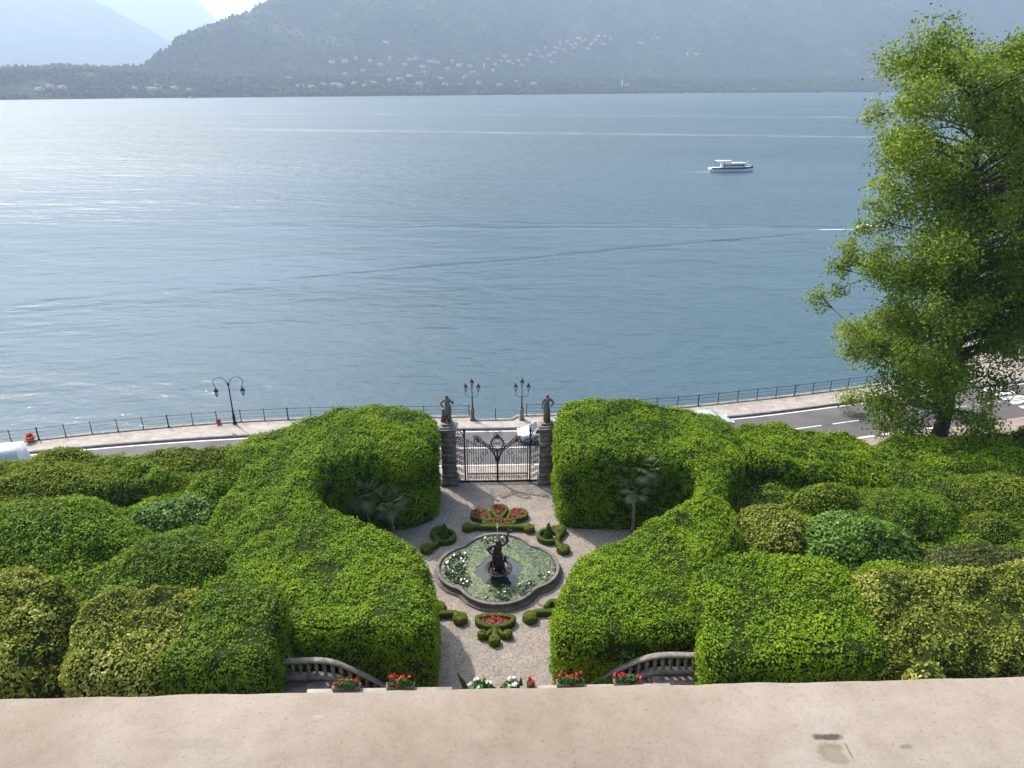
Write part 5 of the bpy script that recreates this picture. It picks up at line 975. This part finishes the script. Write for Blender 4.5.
for s, x0, x1, lab in ((-1, -6.75, -1.55, 'left'), (1, 1.2, 6.35, 'right')):
    root = thing('terrace_balustrade', 'pale stone terrace balustrade with red geranium boxes, %s of the white flowers' % lab, 'balustrade', ((x0 + x1) / 2, 19.20, TZ - .01), group='terrace balustrades'); w = x1 - x0
    g = Geo(); g.box((0, 0, .91), (w, .46, .20), bev=.03); g.build('coping', PALE, root); g = Geo(); g.box((0, 0, .10), (w, .36, .20)); g.build('base_course', PALE, root)
    for x in np.arange(-w / 2 + .45, w / 2 - .3, .32): g = Geo(); g.lathe([(r_ * 1.3, z * 1.05 + .2) for r_, z in BAL], (x, 0, 0), 8); g.build('baluster', PALE, root, smooth=True)
    for x in (-w / 2 + .2, w / 2 - .2): g = Geo(); g.box((x, 0, .505), (.38, .40, .61)); g.build('pedestal', PALE, root)
def flower_cluster(g, c, rad, n, rng, L_, mat=0):
    d = rng.normal(size=(n, 3)); d /= np.linalg.norm(d, axis=1)[:, None]; d[:, 2] = np.abs(d[:, 2]); P = np.array(c) + d * np.array(rad) * (.6 + .4 * rng.random((n, 1))); leaves(g, P, d, L_, L_ * .8, rng, .5, mat)
def planter(x, y, label, seed, tall):
    z = TZ + 1.0; p = spot(x, y, z); root = thing('flower_box', label, 'planter', (p[0], 19.38, z), group='geranium boxes on the terrace balustrade'); rng = np.random.default_rng(seed)
    g = Geo(); g.box((0, 0, .08), (.95, .22, .16), taper=1.08); g.build('trough', TROUGH, root); g = Geo(); flower_cluster(g, (0, .02, .14), (.50, .2, .26), 420, rng, .10); g.build('foliage', GERAN, root); g = Geo()
    for k in range(15): flower_cluster(g, (rng.uniform(-.5, .5), rng.uniform(-.1, .2), .22 + .2 * rng.random() * tall), (.06, .06, .05), 16, rng, .06)
    g.build('red_blooms', RED, root)
planter(347.5, 686, 'geranium box leftmost on the terrace balustrade', 501, 1.0); planter(401, 686, 'geranium box second from left, nearest the left gravel edge', 502, 1.5); planter(570, 685, 'geranium box right of the white flowers, nearest the right gravel edge', 503, 1.4); planter(627, 684, 'geranium box rightmost on the terrace balustrade', 504, 1.3)
def white_bush(x, label, seed, w):
    p = spot(x, 684, 5.9); root = thing('potted_shrub', label, 'shrub', (p[0], 19.75 - .45, TZ - .01), group='white flowering pots at the stair head'); rng = np.random.default_rng(seed)
    g = Geo(); g.lathe([(.24, 0), (.33, .35), (.38, .5), (.42, .52), (.42, .58), (.36, .58)], seg=16); g.build('pot', PALE, root, smooth=True); g = Geo(); flower_cluster(g, (0, .02, .62), (w, .42, .72), 620, rng, .16); flower_cluster(g, (0, .02, .6), (w * .75, .3, .55), 300, rng, .16); g.build('foliage', GERAN, root); g = Geo()
    for k in range(11): a = rng.uniform(0, 6.28); e = rng.uniform(.1, 1.4); flower_cluster(g, (w * math.cos(a) * math.cos(e), .4 * math.sin(a) * math.cos(e), .68 + .68 * math.sin(e)), (.075, .075, .055), 16, rng, .09)
    g.build('white_blooms', WHITE, root)
white_bush(481, 'darker white-flowered potted shrub, left of the pair at the stair head', 511, .55); white_bush(512, 'brighter white-flowered potted shrub, right of the pair at the stair head', 512, .48)
for x, h, lab, sd_ in ((461.5, 1.75, 'slender dark bent topiary left of the white flowers', 521), (520.5, 1.45, 'small dark upright topiary right of the white flowers', 522)):
    p = spot(x, 684, 5.9); root = thing('potted_topiary', lab, 'topiary', (p[0], 19.30, TZ - .01), group='topiary pots at the stair head'); g = Geo(); g.box((0, 0, .28), (.5, .42, .56), taper=1.1); g.build('pot', GREYST, root)
    g = Geo(); bend = .14 if sd_ == 521 else .0; zz = np.linspace(.55, h, 8); g.tube(np.stack([bend * np.sin((zz - .5) * 3.2), 0 * zz, zz], -1), np.interp(np.linspace(0, 1, 8), [0, .2, .6, 1], [.15, .13, .08, .02]), 9); rng = np.random.default_rng(sd_); P, Nn = scatter(g, 600, rng); out = Geo(); leaves(out, P, Nn, .08, .05, rng, .6, 0, .15 + .15 * rng.normal(size=len(P))); V, fd = g.arrays(); out.add(V, np.concatenate([f for f, _ in fd[4]]), 0, .05); out.build('foliage', GLOSSY, root)
for x, lab, sd_, w in ((496.5, 'low red flowers between the two white-flowered pots', 531, .55), (530, 'single small red bloom pot at the right stair head pier', 532, .16)):
    p = spot(x, 685, 5.75); root = thing('flower_pot', lab, 'pot', (p[0], 19.36, TZ - .01 if sd_ == 531 else TZ + 1.0), group='red flowers at the stair head'); rng = np.random.default_rng(sd_); zb = .5 if sd_ == 531 else .1
    g = Geo(); g.box((0, 0, zb / 2), (w * 1.7, .3, zb), taper=1.05); g.build('trough', TERRA, root); g = Geo(); flower_cluster(g, (0, 0, zb), (w, .2, .14), 200, rng, .10); g.build('foliage', GERAN, root); g = Geo(); [flower_cluster(g, (rng.uniform(-w, w) * .85, rng.uniform(-.12, .15), zb + .12 + .1 * rng.random()), (.08, .08, .06), 20, rng, .08) for k in range(14 if sd_ == 531 else 3)]; g.build('red_blooms', RED, root)

# ------------------------------------------------------------------ the parapet we lean on
def parapetmat():
    m, t, p = newmat('worn_plaster'); g = N(t, 'ShaderNodeNewGeometry'); L = t.links.new; pos = g.outputs['Position']
    n1 = N(t, 'ShaderNodeTexNoise', i_Scale=2.6, i_Detail=8.0, i_Roughness=.6); L(pos, n1.inputs['Vector'])
    n2 = N(t, 'ShaderNodeTexNoise', i_Scale=26.0, i_Detail=8.0, i_Roughness=.7); L(pos, n2.inputs['Vector'])
    n3 = N(t, 'ShaderNodeTexNoise', i_Scale=150.0, i_Detail=4.0, i_Roughness=.7); L(pos, n3.inputs['Vector'])
    c = ramp(t, n1.outputs[0], [(.3, (.168, .134, .098)), (.46, (.205, .169, .130)), (.58, (.232, .196, .156)), (.72, (.258, .224, .186))])
    def mul(a, fac_src, stops):
        x = N(t, 'ShaderNodeMix', data_type='RGBA', blend_type='MULTIPLY'); x.inputs[0].default_value = 1.0; L(a, x.inputs[6]); L(ramp(t, fac_src, stops), x.inputs[7]); return x.outputs[2]
    c = mul(c, n2.outputs[0], [(.25, (.80, .78, .75)), (.42, (.96, .95, .93)), (.7, (1.08, 1.08, 1.08))]); c = mul(c, n3.outputs[0], [(.28, (.60, .57, .53)), (.42, (.97, .97, .97)), (.8, (1.08, 1.08, 1.08))])
    # worn spots: (x, y, half width, half depth, darkness)
    sep = t.nodes.new('ShaderNodeSeparateXYZ'); L(pos, sep.inputs[0])
    def M_(op, a, b=None):
        n = t.nodes.new('ShaderNodeMath'); n.operation = op
        for i, q in enumerate((a, b)):
            if q is None: continue
            if isinstance(q, (int, float)): n.inputs[i].default_value = float(q)
            else: L(q, n.inputs[i])
        return n.outputs[0]
    n4 = N(t, 'ShaderNodeTexNoise', i_Scale=75.0, i_Detail=6.0, i_Roughness=.7); L(pos, n4.inputs['Vector']); wob = M_('ADD', M_('MULTIPLY', M_('SUBTRACT', n2.outputs[0], .5), 1.6), M_('MULTIPLY', M_('SUBTRACT', n4.outputs[0], .5), 1.6))
    hgt = n2.outputs[0]
    for (px_, py_, hw, hd, col, gain) in PATCH:
        q = spot(px_, py_, PZ); a = M_('DIVIDE', M_('SUBTRACT', sep.outputs[0], q[0]), hw); b = M_('DIVIDE', M_('SUBTRACT', sep.outputs[1], q[1]), hd); d = M_('ADD', M_('SQRT', M_('ADD', M_('POWER', M_('ABSOLUTE', a), 3.0), M_('POWER', M_('ABSOLUTE', b), 3.0))), wob)
        r_ = N(t, 'ShaderNodeMapRange'); r_.interpolation_type = 'SMOOTHSTEP'; r_.inputs[1].default_value = 1.35; r_.inputs[2].default_value = .45; r_.inputs[3].default_value = 0; r_.inputs[4].default_value = gain; L(d, r_.inputs[0])
        x = N(t, 'ShaderNodeMix', data_type='RGBA'); L(r_.outputs[0], x.inputs['Factor']); L(c, x.inputs[6]); x.inputs[7].default_value = tuple(col) + (1,); c = x.outputs[2]; hgt = M_('SUBTRACT', hgt, M_('MULTIPLY', r_.outputs[0], .6))
    L(c, p.inputs['Base Color']); p.inputs['Roughness'].default_value = .92; p.inputs['Specular IOR Level'].default_value = .2
    h2 = M_('ADD', hgt, M_('MULTIPLY', n3.outputs[0], .35)); b = N(t, 'ShaderNodeBump', i_Strength=.4, i_Distance=.004); L(h2, b.inputs['Height']); L(b.outputs[0], p.inputs['Normal']); return m
PZ = 24.9
PATCH = [(832, 753, .026, .021, (.135, .112, .07), .8), (833, 754, .019, .015, (.185, .155, .112), .8), (828, 737, .029, .0075, (.05, .042, .035), .95), (850, 752, .0022, .018, (.10, .085, .05), .7), (700, 722, .05, .010, (.20, .168, .13), .4), (880, 712, .07, .02, (.20, .168, .13), .35), (180, 745, .09, .012, (.19, .155, .125), .45), (907, 747, .011, .005, (.13, .11, .09), .8), (492, 748, .008, .004, (.18, .13, .09), .7), (955, 686, .02, .005, (.22, .18, .14), .55), (423, 709, .004, .004, (.2, .16, .12), .6), (795, 727, .008, .003, (.2, .16, .12), .5), (945, 700, .004, .004, (.22, .18, .14), .5), (318, 716, .012, .004, (.3, .25, .2), .5), (18, 703, .02, .005, (.24, .2, .17), .5), (237, 728, .004, .003, (.2, .16, .13), .6)]
root = thing('stone_parapet', 'worn sunlit plaster parapet across the bottom edge', 'parapet', (0, .7, 20), rz=R(.35)); xs = np.arange(-6, 6.01, .02); n = len(xs); g = Geo()
yf = .374 + .006 * fbm(xs * 1.5, xs * 0, 2.0, 3) + .0018 * fbm(xs * 14, xs * 0, 1.0, 2); prof = [(-.5, 4.55), (-.5, 4.885), (-.48, 4.9), (-.2, 4.9), (.0, 4.9), (.2, 4.9), (-.018, 4.9), (-.006, 4.893), (0, 4.88), (0, 4.72), (-.06, 4.70), (-.06, 4.55)]
rows = []
for k, (y, z) in enumerate(prof): yy = yf + y if k >= 6 else np.full(n, y); rows.append(np.stack([xs, yy, np.full(n, z) + (.0012 * fbm(xs * 9, xs * 0 + y * 9, 4.0, 3) if 2 < k < 7 else 0)], -1))
i = np.arange(n - 1); g.add(np.concatenate(rows), np.concatenate([np.stack([k * n + i, (k + 1) * n + i, (k + 1) * n + i + 1, k * n + i + 1], -1)[:, ::-1] for k in range(len(prof) - 1)])); PM = parapetmat(); g.build('coping', PM, root, smooth=True)
g = Geo(); g.box((0, -.1, -5.23), (12, .75, 19.5)); g.build('wall', PALE, root)

# ------------------------------------------------------------------ haze over the lake
m = bpy.data.materials.new('haze_air'); m.use_nodes = True; t = m.node_tree; t.nodes.remove(t.nodes['Principled BSDF']); v = t.nodes.new('ShaderNodeVolumePrincipled'); v.inputs['Color'].default_value = (.57, .75, 1.0, 1); v.inputs['Density'].default_value = 1.75e-4; v.inputs['Anisotropy'].default_value = .35
t.links.new(v.outputs[0], t.nodes['Material Output'].inputs['Volume'])
g = Geo(); g.box((0, 6850, 1080), (20000, 13900, 2180)); tag(g.build('haze', m), kind='stuff')
